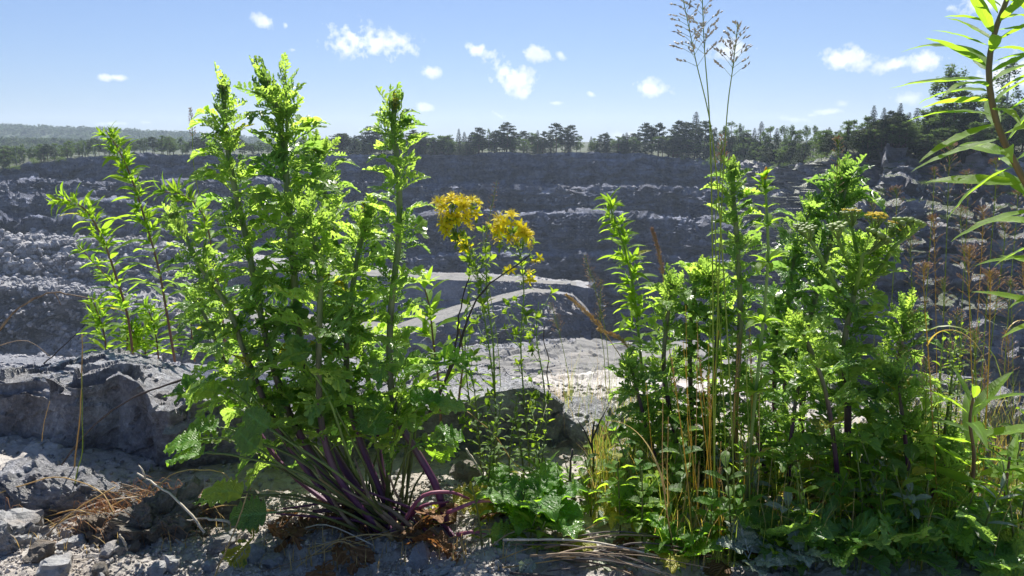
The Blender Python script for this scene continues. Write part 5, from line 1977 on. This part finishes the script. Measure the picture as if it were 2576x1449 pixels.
bm_ = mb.build('orange_bud', plain_mat('orange_bud', (.6, .3, .02), (.7, .45, .05), tw=.3, trans=(.9, .5, .05)))
put('flower_bud', bm_, st_, frame(pts[-1], Vector((.05, 0, 1)), Vector((0, -1, 0)), .02))

# ---- toothed light green herbs in the undergrowth
def herb(label, pv, pyv, h, n, L_, kind='toothed', mat='small', group='light green herbs of the undergrowth', lean=0):
    g = gp(pv, pyv)
    root = thing('herb', label, 'wild plant', g, group)
    mb = MB()
    pts = spline([Vector((0, 0, -.01)), Vector((lean * h * .4, 0, h * .5)), Vector((lean * h, random.uniform(-.1, .1) * h, h))], 12)
    mb.tube(pts, [.0022 - .0012 * i / 11 for i in range(12)], 6)
    st_ = link('stem', mb.build('stem', M['stemgreen']), root)
    leaves_on(st_, pts, n, kind, mat, lambda t: L_ * (1.1 - .5 * t), t0=.15, t1=1, elev=lambda t: .3 + .4 * t, opposite=True, r_off=.001)
    return root


HERB_SPOTS = ['between the forked dark stem and the yellow grasses', 'low in the undergrowth between boulder and grasses']
for i in range(24):
    pv = random.uniform(1480, 1800)
    pyv = random.uniform(1150, 1400)
    herb('light green toothed herb in the undergrowth ' + HERB_SPOTS[0], pv, pyv, random.uniform(.08, .2), random.randint(5, 8), random.uniform(.035, .055), lean=random.uniform(-.3, .3), mat=random.choice(['small', 'basal', 'lance']))
for i in range(12):
    herb('small leafy herb on the ground in front of the pale topped boulder', random.uniform(1180, 1500), random.uniform(1180, 1400), random.uniform(.04, .12), 5, random.uniform(.025, .04), kind=random.choice(['toothed', 'obov']),
         mat=random.choice(['small', 'basal']), group='small herbs before the pale boulder', lean=random.uniform(-.3, .3))
for i in range(60):
    herb('leafy herb among the ragwort bases and grasses at lower right', random.uniform(1800, 2560), random.uniform(1180, 1440), random.uniform(.05, .2), 6, random.uniform(.035, .06), kind=random.choice(['toothed', 'obov', 'lance', 'ovate']),
         mat=random.choice(['small', 'basal', 'small', 'lance', 'lance', 'silver']), group='herbs of the lower right', lean=random.uniform(-.3, .3))
for i in range(9):
    herb('slim small leaved herb among the tall grasses at the right', random.choice([2360, 2330, 2380, 2400, 2450]) + random.uniform(-30, 30), 1190 + random.uniform(-30, 50), random.uniform(.2, .36), 16, .025, kind='obov',
         mat='small', group='slim herbs among the right grasses', lean=random.uniform(-.15, .15))
for i in range(8):
    herb('slim herb growing in front of the pale topped boulder', random.uniform(1200, 1400), 1240 + random.uniform(-30, 50), random.uniform(.12, .26), 10, .026, kind='obov',
         mat='small', group='slim herbs before the pale boulder', lean=random.uniform(-.2, .2))

#%%GRASS
# ------------------------------------------------------------------ grasses
SPIK = None


def spikelet(mb, p, d, ln, wd):
    d = d.normalized()
    a = perp(d, random.uniform(0, 3)) * wd
    b = d.cross(a).normalized() * wd * .6
    v = [p, p + d * ln * .4 + a, p + d * ln * .4 + b, p + d * ln * .4 - a, p + d * ln * .4 - b, p + d * ln]
    mb.add(v, [(0, 1, 2), (0, 2, 3), (0, 3, 4), (0, 4, 1), (5, 2, 1), (5, 3, 2), (5, 4, 3), (5, 1, 4)])


def panicle(root, pts, t0, n, reach, sp_len, sp_w, per, stalkmat, spikmat, up=.7, droop=0, both=None):
    """Branched grass head: branches (one part) and spikelets (one part)."""
    fr = stem_frames(pts)
    br, sp = MB(), MB()
    for i in range(n):
        t = t0 + (1 - t0) * i / n
        k = t * (len(fr) - 1)
        a = int(min(k, len(fr) - 2))
        p = fr[a][0].lerp(fr[a + 1][0], k - a)
        tv = fr[a][1]
        env = (1 - (i / n)) ** .8
        for j in range(per):
            rad = perp(tv, i * 1.9 + j * 6.28 / per + random.uniform(-.5, .5))
            ln = reach * (env * .85 + .12) * random.uniform(.6, 1.15)
            tip = p + (rad * math.cos(up) + tv * math.sin(up)) * ln - Vector((0, 0, droop * ln))
            mid = (p + tip) * .5 + tv * ln * .08
            br.tube([p, mid, tip], [.0004, .0003, .00025], 3, caps=False)
            m = max(2, int(ln / (sp_len * .9)))
            for q in range(m):
                f = .35 + .65 * (q + 1) / m
                c = p.lerp(mid, f * 2) if f < .5 else mid.lerp(tip, f * 2 - 1)
                dd = (tip - p).normalized() + perp(tv, random.uniform(0, 6.28)) * .55
                spikelet(sp, c, dd, sp_len * random.uniform(.8, 1.2), sp_w)
    b = link('branches', br.build('branches', M[stalkmat]), root)
    s = link('spikelets', sp.build('spikelets', M[spikmat], smooth=False), b)
    return b


def grass_stalk(label, pp, r, head, cat='grass stalk', stalkmat='grass', spikmat='spike', group=None, name='grass_stalk', base=None, leaves=0):
    """head = (t0, n, reach, sp_len, sp_w, per, up)"""
    base = base or W(*pp[0])
    root = thing(name, label, cat, base, group)
    st_, pts = make_stem(root, pp, r, r * .4, stalkmat, n=26, sides=5, name='stalk')
    if head:
        panicle(root, pts, *head[:6], stalkmat, spikmat, up=head[6])
    for i in range(leaves):
        t = random.uniform(.1, .5)
        p = pts[int(t * 25)]
        a = random.uniform(0, 6.28)
        d = Vector((math.cos(a) * .3, math.sin(a) * .3, 1)).normalized()
        put('blade', leafmesh('grassblade', stalkmat), root, frame(p, d, Vector((math.cos(a), math.sin(a), -.3)) * -1, random.uniform(.1, .2), .1))
    return root


SRC['grassblade'] = [blade_src(200 + i, lambda u: .03 * (1 - u) ** .6 + .002, 12, 2, arch=.5 + .4 * i, fold=.3, curl=1.0 + .4 * i, crisp=.0, twist=.6) for i in range(4)]
grass_stalk('tallest grass reaching the top of the picture with open grey seed head, left stalk', [(1800, 1330, 1.22), (1795, 1000, 1.22), (1792, 600, 1.22), (1785, 300, 1.22), (1772, 120, 1.22), (1765, -60, 1.22)], .0016,
            (.78, 14, .05, .008, .0022, 2, .6), spikmat='spikegrey')
grass_stalk('tall grass leaning left at the top with open grey seed head', [(1850, 1330, 1.20), (1838, 1000, 1.2), (1815, 600, 1.2), (1790, 330, 1.2), (1750, 150, 1.2), (1715, -20, 1.2)], .0015,
            (.78, 13, .045, .008, .0022, 2, .6), spikmat='spikegrey')
grass_stalk('tall grass leaning right at the top with grey seed head reaching a cloud', [(1795, 1330, 1.24), (1800, 1000, 1.24), (1812, 600, 1.24), (1828, 300, 1.24), (1845, 160, 1.24), (1856, 60, 1.24)], .0015,
            (.74, 13, .045, .0085, .0022, 2, .65), spikmat='spikegrey')
grass_stalk('green grass with short brown head in front of the slender ragwort', [(1835, 1380, 1.3), (1820, 1000, 1.3), (1800, 600, 1.3), (1812, 450, 1.3), (1815, 340, 1.3)], .0014, (.8, 16, .022, .005, .0011, 2, .9))
YG = 'yellow and green grass stalks beside the slender ragwort'
for i in range(40):
    x0 = random.uniform(1690, 1900)
    x1 = x0 + random.uniform(-70, 60)
    top = random.uniform(720, 1180)
    m = random.choice(['grassyellow', 'grassyellow', 'grass', 'straw'])
    d = random.uniform(1.18, 1.4)
    grass_stalk({'grassyellow': 'bare yellow grass stalk in the bundle right of centre', 'grass': 'bare green grass stalk in the bundle right of centre', 'straw': 'dry straw coloured stalk in the bundle right of centre'}[m],
                [(x0, 1440 + random.uniform(-80, 10), d), ((x0 + x1) / 2 + random.uniform(-15, 15), (1440 + top) / 2, d), (x1, top, d)], random.uniform(.0009, .0017),
                (.82, 8, .012, .005, .001, 2, 1.2) if random.random() < .3 else None, stalkmat=m, group=YG, leaves=random.choice([0, 0, 0, 1]))
# brown panicles in the right third
RG = 'brown headed grasses at the right'
right = [(2105, 345, 1100, .022), (2250, 470, 1200, .03), (2190, 500, 1150, .02), (2345, 540, 1230, .03), (2395, 360, 1180, .035), (2330, 660, 1250, .03), (2430, 430, 1200, .03), (2470, 520, 1230, .035), (2520, 560, 1260, .035), (2440, 620, 1230, .04), (2490, 680, 1260, .04),
         (2560, 480, 1250, .03), (2300, 780, 1280, .035), (2370, 700, 1300, .04), (2540, 700, 1300, .04), (2410, 780, 1290, .035), (2265, 860, 1260, .03), (2450, 830, 1300, .04), (2580, 640, 1280, .03), (2350, 420, 1200, .02), (2500, 400, 1200, .025),
         (2215, 880, 1300, .03), (2290, 590, 1200, .025), (2390, 860, 1320, .035), (2530, 830, 1320, .035), (2480, 920, 1340, .03), (2330, 900, 1320, .03), (2420, 520, 1220, .028)]
for i, (x1, top, bot, reach) in enumerate(right):
    d = random.uniform(1.3, 1.9)
    x0 = x1 + random.uniform(-60, 60)
    grass_stalk('green stalked grass with loose reddish brown seed head at the right', [(x0, gp(x0, bot) and bot, d), ((x0 + x1) / 2 + random.uniform(-10, 10), (bot + top) / 2, d), (x1 + random.uniform(-8, 8), top + 60, d), (x1, top, d)],
                random.uniform(.0009, .0014), (.55, 22, reach * 1.0, .0048, .001, 2, .75), stalkmat=random.choice(['grass', 'grass', 'grassyellow']), group=RG, leaves=random.choice([0, 0, 0, 1]))
for (pp, lb) in [([(1270, 1280, 1.7), (1255, 900, 1.7), (1222, 640, 1.7), (1250, 455, 1.7)], 'thin grass with brown pyramid head rising between the yellow flower clusters'),
                 ([(1540, 1080, 1.9), (1525, 850, 1.9), (1500, 740, 1.9), (1470, 640, 1.9)], 'thin grass with small brown head against the quarry wall'),
                 ([(1530, 1090, 1.9), (1520, 900, 1.9), (1510, 820, 1.9), (1512, 700, 1.9)], 'short brown headed grass right of the bent straw coloured reed'),
                 ([(900, 1000, 1.8), (890, 700, 1.8), (860, 560, 1.8), (842, 460, 1.8)], 'faint brown grass head behind the ragwort clump'),
                 ([(1440, 1080, 1.9), (1430, 950, 1.9), (1410, 850, 1.9), (1385, 760, 1.9)], 'thin nodding green grass right of the yellow wort'),
                 ([(490, 520, 1.6), (488, 420, 1.6), (484, 330, 1.6), (478, 270, 1.6)], 'thin brown stalk beside the upper left ragwort stem')]:
    if lb.startswith('thin brown'):
        pp = [(560, 900, 1.6), (520, 600, 1.6)] + pp[1:]
    grass_stalk(lb, pp, .0011, (.7, 15, .006 if lb.startswith('thin brown') else .026, .0048, .001, 3, .65), leaves=0)
# feathery reed heads, straw coloured, bent
for (pp, lb) in [([(1640, 1180, 1.6), (1590, 960, 1.6), (1530, 850, 1.6), (1480, 790, 1.6), (1425, 742, 1.6)], 'bent straw coloured reed with feathery head pointing left'),
                 ([(1690, 1100, 1.62), (1640, 960, 1.62), (1570, 862, 1.62), (1505, 828, 1.62)], 'lower bent straw coloured reed beneath the longer one'),
                 ([(1690, 1000, 1.65), (1680, 800, 1.65), (1660, 650, 1.65), (1640, 575, 1.65)], 'reddish brown reed head behind the bright leaf spire')]:
    grass_stalk(lb, pp, .0013, (.55, 46, .012, .006, .0011, 3, 1.15), stalkmat='straw', spikmat='straw' if 'straw' in lb else 'spike', leaves=0)
# fine grass tufts (uncountable)
def tuft_field(name, regions, n, mats, h0, h1, wd=.0012):
    for mat, share in mats:
        mb = MB()
        for _ in range(int(n * share)):
            (x0, x1, y0, y1) = random.choice(regions)
            g = gp(random.uniform(x0, x1), random.uniform(y0, y1))
            h = random.uniform(h0, h1)
            a = random.uniform(0, 6.28)
            ln = random.uniform(.05, .5) * h
            dr = Vector((math.cos(a), math.sin(a), 0))
            sd_ = Vector((-dr.y, dr.x, 0)) * wd
            prev = None
            V = []
            for k in range(5):
                t = k / 4
                p = g + Vector((0, 0, h * (t - .25 * t * t))) + dr * ln * t * t
                w_ = (1 - t) * .9 + .1
                V += [p - sd_ * w_, p + sd_ * w_]
            mb.add(V, [(2 * k, 2 * k + 1, 2 * k + 3, 2 * k + 2) for k in range(4)])
        o = link(name, mb.build(name, M[mat]), kind='stuff')


tuft_field('grass', [(1640, 2576, 1120, 1440), (1640, 2576, 1120, 1440), (1480, 1700, 1160, 1300), (2200, 2700, 1080, 1300), (2250, 2600, 1080, 1200)], 3200, [('grass', .6), ('grassyellow', .2), ('straw', .2)], .04, .2, .001)
tuft_field('grass', [(1380, 1600, 1040, 1120), (2250, 2600, 1070, 1180)], 420, [('grass', .6), ('grassyellow', .2), ('straw', .2)], .06, .28, .0006)
tuft_field('grass', [(-100, 620, 1270, 1400), (620, 1300, 1340, 1440)], 260, [('straw', 1.0)], .01, .06)

#%%LITTER
# ------------------------------------------------------------------ twigs, straw and dead stalks
def stick(name, label, cat, pp, r0, r1, mat, group=None, n=16, knots=0, forks=(), sides=6):
    root_pos = W(*pp[0])
    pts = [q - root_pos for q in spline([W(*p) for p in pp], n)]
    for i in range(1, n - 1):
        pts[i] = pts[i] + Vector((random.uniform(-1, 1), random.uniform(-1, 1), random.uniform(-1, 1))) * r0 * .5
    mb = MB()
    rr = [r0 + (r1 - r0) * i / (n - 1) * 1.0 for i in range(n)]
    for i in range(n):
        if knots and i % 4 == 2:
            rr[i] *= 1.35
    mb.tube(pts, rr, sides)
    for (i, off) in forks:
        a = pts[i]
        mb.tube([a, a + Vector(off) * .5 + Vector((0, 0, .005)), a + Vector(off)], [r1 * 1.4, r1, r1 * .6], 5)
    o = link(name, mb.build(name, M[mat]))
    o.location = root_pos
    return tag(o, label, cat, group)


stick('twig', 'bare brown twig arching into view from the left edge', 'twig', [(-30, 870, 1.5), (30, 790, 1.5), (85, 752, 1.5), (135, 735, 1.5), (180, 742, 1.5), (240, 752, 1.5)], .0022, .001, 'deadstalk', knots=1, forks=[(9, (.0, .02, -.03))])
stick('twig', 'thin pale twig low at the left edge behind the boulder', 'twig', [(-20, 875, 1.5), (40, 858, 1.5), (80, 862, 1.5), (130, 900, 1.5)], .001, .0006, 'deadstalk')
stick('twig', 'long bent twig leaning across the dark boulder face', 'twig', [(140, 1190, 1.5), (200, 1110, 1.5), (260, 1050, 1.5), (335, 1000, 1.5), (400, 975, 1.5), (470, 950, 1.52)], .0016, .0022, 'twig', knots=1)
stick('twig', 'dark twig standing left behind the huge boulder', 'twig', [(110, 915, 1.9), (150, 880, 1.9), (215, 815, 1.9)], .0018, .0008, 'twig')
stick('twig', 'long dark twig rising to the yellow flowers', 'twig', [(1070, 1060, 1.5), (1110, 980, 1.5), (1150, 890, 1.5), (1180, 790, 1.5), (1215, 730, 1.5), (1265, 690, 1.5), (1335, 640, 1.5)], .0032, .0011, 'twig', knots=1)
stick('twig', 'shorter dark twig crossing behind the long dark twig', 'twig', [(1085, 1040, 1.52), (1120, 960, 1.52), (1150, 850, 1.52), (1155, 790, 1.52), (1180, 700, 1.52)], .0032, .0012, 'twig', knots=1)
stick('twig', 'short dark wavy twig right of the yellow wort', 'twig', [(1382, 980, 1.7), (1376, 940, 1.7), (1380, 900, 1.7), (1368, 860, 1.7), (1370, 820, 1.7)], .0018, .001, 'twig')
stick('dry_weed', 'dark forked dead stem standing in the undergrowth', 'dead stem', [(1545, 1420, 1.4), (1520, 1340, 1.42), (1500, 1280, 1.44), (1495, 1200, 1.45), (1490, 1130, 1.45), (1495, 1060, 1.45)], .0038, .0016, 'twig', knots=1,
      forks=[(12, (-.03, 0, .06)), (13, (.03, 0, .07)), (9, (-.02, .01, .05))])
stick('dry_weed', 'thick dark dead stem left of the forked one', 'dead stem', [(1500, 1420, 1.35), (1475, 1340, 1.38), (1445, 1260, 1.4), (1435, 1190, 1.4), (1440, 1130, 1.4)], .0042, .0018, 'twig', knots=1, forks=[(9, (.03, 0, .03))])
stick('stick', 'pale peeled stick leaning on the dark boulder face', 'stick', [(1240, 1245, 1.45), (1220, 1205, 1.45), (1195, 1165, 1.46), (1172, 1128, 1.47)], .0035, .002, 'palewood')
stick('stick', 'thin straw coloured stem slanting above the pale stick', 'stick', [(1350, 1215, 1.42), (1290, 1160, 1.44), (1240, 1090, 1.46), (1175, 1035, 1.48)], .0012, .0006, 'straw')
stick('stick', 'pale dry stem lying on the ground left of the yellow leaves', 'stick', [(515, 1340, 1.2), (460, 1270, 1.22), (400, 1225, 1.24), (345, 1190, 1.26)], .0022, .0014, 'palewood', forks=[(13, (-.01, 0, .025))])
stick('stick', 'flat weathered splinter of wood on the gravel at left', 'stick', [(620, 1318, 1.22), (560, 1310, 1.22), (510, 1305, 1.22), (470, 1308, 1.22)], .0035, .001, 'palewood')
stick('stick', 'small bone coloured stub standing in the gravel', 'stick', [(320, 1385, 1.2), (310, 1360, 1.2), (300, 1345, 1.2)], .002, .0018, 'palewood')
stick('stick', 'pale stick on the sunlit gravel at the bottom left edge', 'stick', [(100, 1415, 1.17), (180, 1408, 1.17), (260, 1408, 1.17)], .0012, .0008, 'palewood')
stick('dead_stalk', 'tall dead grass stalk in front of the huge boulder', 'dead stalk', [(186, 1190, 1.42), (195, 1100, 1.42), (203, 1020, 1.42), (207, 900, 1.42), (206, 840, 1.42)], .0014, .0008, 'straw')
stick('dead_stalk', 'green bent grass stalk beside the dead one before the boulder', 'dead stalk', [(186, 1230, 1.38), (196, 1180, 1.38), (208, 1130, 1.38), (207, 1060, 1.38), (206, 940, 1.38)], .0012, .0006, 'grass')
stick('dead_stalk', 'short faint stalk at the dark boulder face', 'dead stalk', [(105, 1110, 1.45), (112, 1060, 1.45), (125, 1010, 1.45)], .0008, .0005, 'straw')
stick('dead_stalk', 'long straw arching over the ground left of the clump', 'dead stalk', [(-20, 1245, 1.35), (60, 1220, 1.35), (150, 1200, 1.34), (250, 1235, 1.3), (290, 1300, 1.27)], .0014, .0008, 'straw')
stick('dead_stalk', 'arched straw in the dark gap under the ragwort leaves', 'dead stalk', [(380, 1235, 1.3), (440, 1190, 1.32), (500, 1182, 1.33), (560, 1190, 1.33), (590, 1225, 1.32)], .0013, .0008, 'straw')
stick('dead_stalk', 'slanting straw crossing the bottom edge below the yellow leaves', 'dead stalk', [(530, 1470, 1.1), (570, 1380, 1.12), (600, 1310, 1.14), (622, 1240, 1.16)], .0014, .001, 'straw')
stick('dead_stalk', 'long root like straw from the lower left corner', 'dead stalk', [(-20, 1400, 1.25), (60, 1360, 1.25), (140, 1320, 1.25), (210, 1270, 1.27), (290, 1225, 1.28)], .0016, .001, 'straw')
# a mat of straw and roots round the clods
STR = 'loose straws on the ground'
for i in range(70):
    if i < 46:
        pv, pyv = random.gauss(290, 120), random.uniform(1255, 1345)
        dx, dz = 90, 30
    elif i < 58:
        pv, pyv = random.uniform(700, 1200), random.uniform(1350, 1425)
        dx, dz = 80, 22
    else:
        pv, pyv = random.uniform(1250, 2500), random.uniform(1250, 1430)
        dx, dz = 90, 40
    g = gp(pv, pyv)
    a = random.uniform(-.5, .9)
    ln = random.uniform(.05, .2)
    d = Vector((math.cos(a), math.sin(a) * .8, 0))
    h = random.uniform(.008, .04)
    P0 = [g - d * ln * .5 + Vector((0, 0, .003)), g + Vector((random.uniform(-.01, .01), 0, h)), g + d * ln * .5 + Vector((0, random.uniform(-.03, .03), random.uniform(0, .03)))]
    pts = spline(P0, 9)
    mb = MB()
    r_ = random.uniform(.0005, .0013)
    mb.tube([p - g for p in pts], [r_] * 9, 5)
    mt = random.choice(['straw', 'straw', 'deadstalk', 'palewood'])
    o = link('straw', mb.build('straw', M[mt]))
    o.location = g
    tag(o, 'dry straw lying across the clods and gravel at lower left' if i < 46 else ('dry stalk lying under the ragwort clump' if i < 58 else 'dry stalk lying in the undergrowth at right'), 'straw', STR)
# reddish fibrous roots hanging on the clods
mb = MB()
for i in range(420):
    if i % 2:
        g = gp(random.gauss(430, 70), random.uniform(1250, 1330))
    else:
        g = gp(random.gauss(300, 90), random.uniform(1290, 1370))
    a = random.uniform(-.9, .9)
    ln = random.uniform(.015, .06)
    h = random.uniform(.004, .05)
    d = Vector((math.cos(a), math.sin(a), 0))
    pts = spline([g + Vector((0, 0, .002)), g + d * ln * .4 + Vector((0, 0, h)), g + d * ln + Vector((0, random.uniform(-.01, .01), h * random.uniform(-.2, 1)))], 6)
    mb.tube(pts, .00045, 3, caps=False)
o = link('root_fibres', mb.build('root_fibres', plain_mat('root_fibre', (.25, .12, .05), (.5, .3, .15), rough=.6, tw=.3, trans=(.6, .3, .12))), kind='stuff')
# bundle of dead stalks along the bottom edge
DB = 'bundle of dead stalks at the bottom'
for i in range(22):
    y0 = random.uniform(1390, 1455)
    x0 = random.uniform(1260, 1480)
    x1 = x0 + random.uniform(180, 420)
    p0, p1 = gp(x0, y0), gp(x1, min(1500, y0 + random.uniform(-30, 90)))
    lift = Vector((0, 0, .004 + random.random() * .03))
    mb = MB()
    pts = spline([Vector((0, 0, 0)) + lift, (p1 - p0) * .5 + lift * 1.3 + Vector((0, 0, .006)), (p1 - p0) + lift], 8)
    r_ = random.uniform(.001, .0024)
    mb.tube(pts, [r_ * (1 - .05 * k) for k in range(8)], 6)
    o = link('dead_stalk', mb.build('dead_stalk', M[random.choice(['deadstalk', 'twig', 'deadstalk', 'twig', 'palewood'])]))  # shade over the bundle is put into its colour by darker materials
    o.location = p0
    tag(o, 'brown dead stalk in the flat bundle at the bottom right of centre', 'dead stalk', DB)
# withered leaf litter, right undergrowth
for i in range(46):
    g = gp(random.uniform(1150, 2500), random.uniform(1230, 1440)) + Vector((0, 0, .012))
    a = random.uniform(0, 6.28)
    o = put('fallen_leaf', leafmesh(random.choice(['ragleaf', 'toothed', 'basal']), random.choice(['brownleaf', 'brownleaf', 'silver', 'yellowleaf'])), None,
            frame(g, Vector((math.cos(a), math.sin(a), random.uniform(-.2, .4))), Vector((random.uniform(-.5, .5), random.uniform(-.5, .5), 1)), random.uniform(.04, .08)))
    tag(o, 'withered leaf lying in the undergrowth at lower right', 'leaf', 'fallen leaves in the undergrowth')
#%%LABELS
# each repeat gets a label of its own: what it is, and where it stands beside things one can find
SHORT = {
    SHARED['pine']: 'dark pine on the rim', SHARED['spruce']: 'narrow spruce on the rim', SHARED['broad']: 'rounded broadleaf tree on the rim', SHARED['birch']: 'light crowned birch on the rim',
    'low leafy sapling at the foot of the rim trees': 'low leafy sapling', 'young spruce at the foot of the rim trees': 'young low spruce', 'young pine at the foot of the rim trees': 'young low pine',
    'rounded green tree in the belt on the left quarry rim': 'rounded tree of the left belt', 'low pine in the belt on the left quarry rim': 'low pine of the left belt', 'light birch in the belt on the left quarry rim': 'light birch of the left belt',
    'green bush growing on the shaded corner of the right quarry wall': 'green bush on the wall corner', 'low bush on a ledge of the craggy right quarry wall': 'low bush on a wall ledge', 'low bush at the edge of the far quarry rim': 'low bush on the rim edge',
    'small rough stone lying on the sunlit gravel at lower left': 'small rough stone', 'green stalked grass with loose reddish brown seed head at the right': 'grass with loose reddish brown head',
    'bare yellow grass stalk in the bundle right of centre': 'bare yellow grass stalk', 'bare green grass stalk in the bundle right of centre': 'bare green grass stalk', 'dry straw coloured stalk in the bundle right of centre': 'dry straw coloured stalk',
    'light green toothed herb in the undergrowth between the forked dark stem and the yellow grasses': 'light green toothed herb', 'small leafy herb on the ground in front of the pale topped boulder': 'small leafy herb',
    'leafy herb among the ragwort bases and grasses at lower right': 'leafy low herb', 'slim small leaved herb among the tall grasses at the right': 'slim small leaved herb', 'slim herb growing in front of the pale topped boulder': 'slim upright herb',
    'dry straw lying across the clods and gravel at lower left': 'dry straw on the clods', 'dry stalk lying under the ragwort clump': 'fallen dry stalk', 'dry stalk lying in the undergrowth at right': 'fallen dry stalk in the undergrowth',
    'brown dead stalk in the flat bundle at the bottom right of centre': 'dead stalk of the flat bundle', 'withered leaf lying in the undergrowth at lower right': 'withered fallen leaf'}
FARZ = [(60, 'at the left frame edge'), (250, 'left of the drooping goldenrod'), (470, 'above the left goldenrods'), (650, 'behind the twin ragwort tops'), (860, 'right of the twin ragwort tops'), (960, 'left of the single ragwort top'), (1090, 'right of the single ragwort top'),
        (1210, 'above the left yellow flowers'), (1340, 'above the right yellow flowers'), (1500, 'under the flat topped twin pine'), (1610, 'above the bright leaf spire'), (1700, 'beside the two slim pines'), (1800, 'beside the tallest rim spruce'), (1900, 'right of the tall grass'),
        (2020, 'above the wall corner bushes'), (2140, 'left of the rocky knoll'), (2230, 'behind the left knoll edge'), (2330, 'behind the right knoll edge'), (2420, 'under the tallest birch'), (9999, 'behind the right willowherb')]
NEARZ = [(180, 'on the left edge gravel'), (330, 'by the jagged lower left rock'), (480, 'beside the big dark clod'), (680, 'beside the yellowing ground leaves'), (950, 'under the purple stems'), (1180, 'under the pink arching stalks'), (1320, 'by the glossy scalloped rosette'), (1450, 'before the pale boulder'),
         (1580, 'by the forked dead weed'), (1700, 'left of the yellow stalk bundle'), (1800, 'among the tall grass feet'), (1930, 'below the tiered plant'), (2080, 'left of the thick ragwort stem'), (2230, 'right of the thick ragwort stem'), (2380, 'below the yellow flower heads'), (2480, 'before the sunlit right rock'), (9999, 'at the right frame edge')]
ORD = 'first second third fourth fifth sixth seventh eighth ninth tenth eleventh twelfth thirteenth fourteenth fifteenth sixteenth seventeenth eighteenth nineteenth twentieth'.split() + ['twenty ' + q for q in 'first second third fourth fifth sixth seventh eighth ninth'.split()]
buckets = {}
bpy.context.view_layer.update()
for o in bpy.data.objects:
    lb = o.get('label')
    if lb in SHORT and o.parent is None:
        p = o.matrix_world.translation
        yc = (p - CAM).dot(Vector((0, math.cos(PITCH), -math.sin(PITCH))))
        pxo = 1288 + F * p.x / max(.01, yc)
        zn = next(t for e, t in (FARZ if p.y > 20 else NEARZ) if pxo < e)
        buckets.setdefault((SHORT[lb], zn), []).append((pxo, o))
for (base_l, zn), lst in buckets.items():
    lst.sort(key=lambda q: q[0])
    for i, (_, o) in enumerate(lst):
        if len(lst) == 1:
            o['label'] = base_l + ' ' + zn
        else:
            o['label'] = '%s %s, %s from the left' % (base_l, zn, ORD[i] if i < 29 else 'last')
#%%HAZE
hm = bpy.data.materials.new('haze')
hm.use_nodes = True
hn = hm.node_tree
hn.nodes.clear()
pv_ = hn.nodes.new('ShaderNodeVolumePrincipled')
pv_.inputs['Color'].default_value = (.68, .82, 1, 1)
pv_.inputs['Density'].default_value = .0002
pv_.inputs['Anisotropy'].default_value = .3
ho = hn.nodes.new('ShaderNodeOutputMaterial')
hn.links.new(pv_.outputs[0], ho.inputs['Volume'])
mb = MB()
x0, x1, y0, y1, z0, z1 = -4000, 4000, -60, 3000, -140, 90
mb.add([(x0, y0, z0), (x1, y0, z0), (x1, y1, z0), (x0, y1, z0), (x0, y0, z1), (x1, y0, z1), (x1, y1, z1), (x0, y1, z1)],
       [(0, 3, 2, 1), (4, 5, 6, 7), (0, 1, 5, 4), (1, 2, 6, 5), (2, 3, 7, 6), (3, 0, 4, 7)])
o = link('haze', mb.build('haze', hm, smooth=False), kind='stuff')
print('EXTENT', V.min(0), V.max(0), H1.reshape(-1, 3).min(0), H1.reshape(-1, 3).max(0))
#%%END
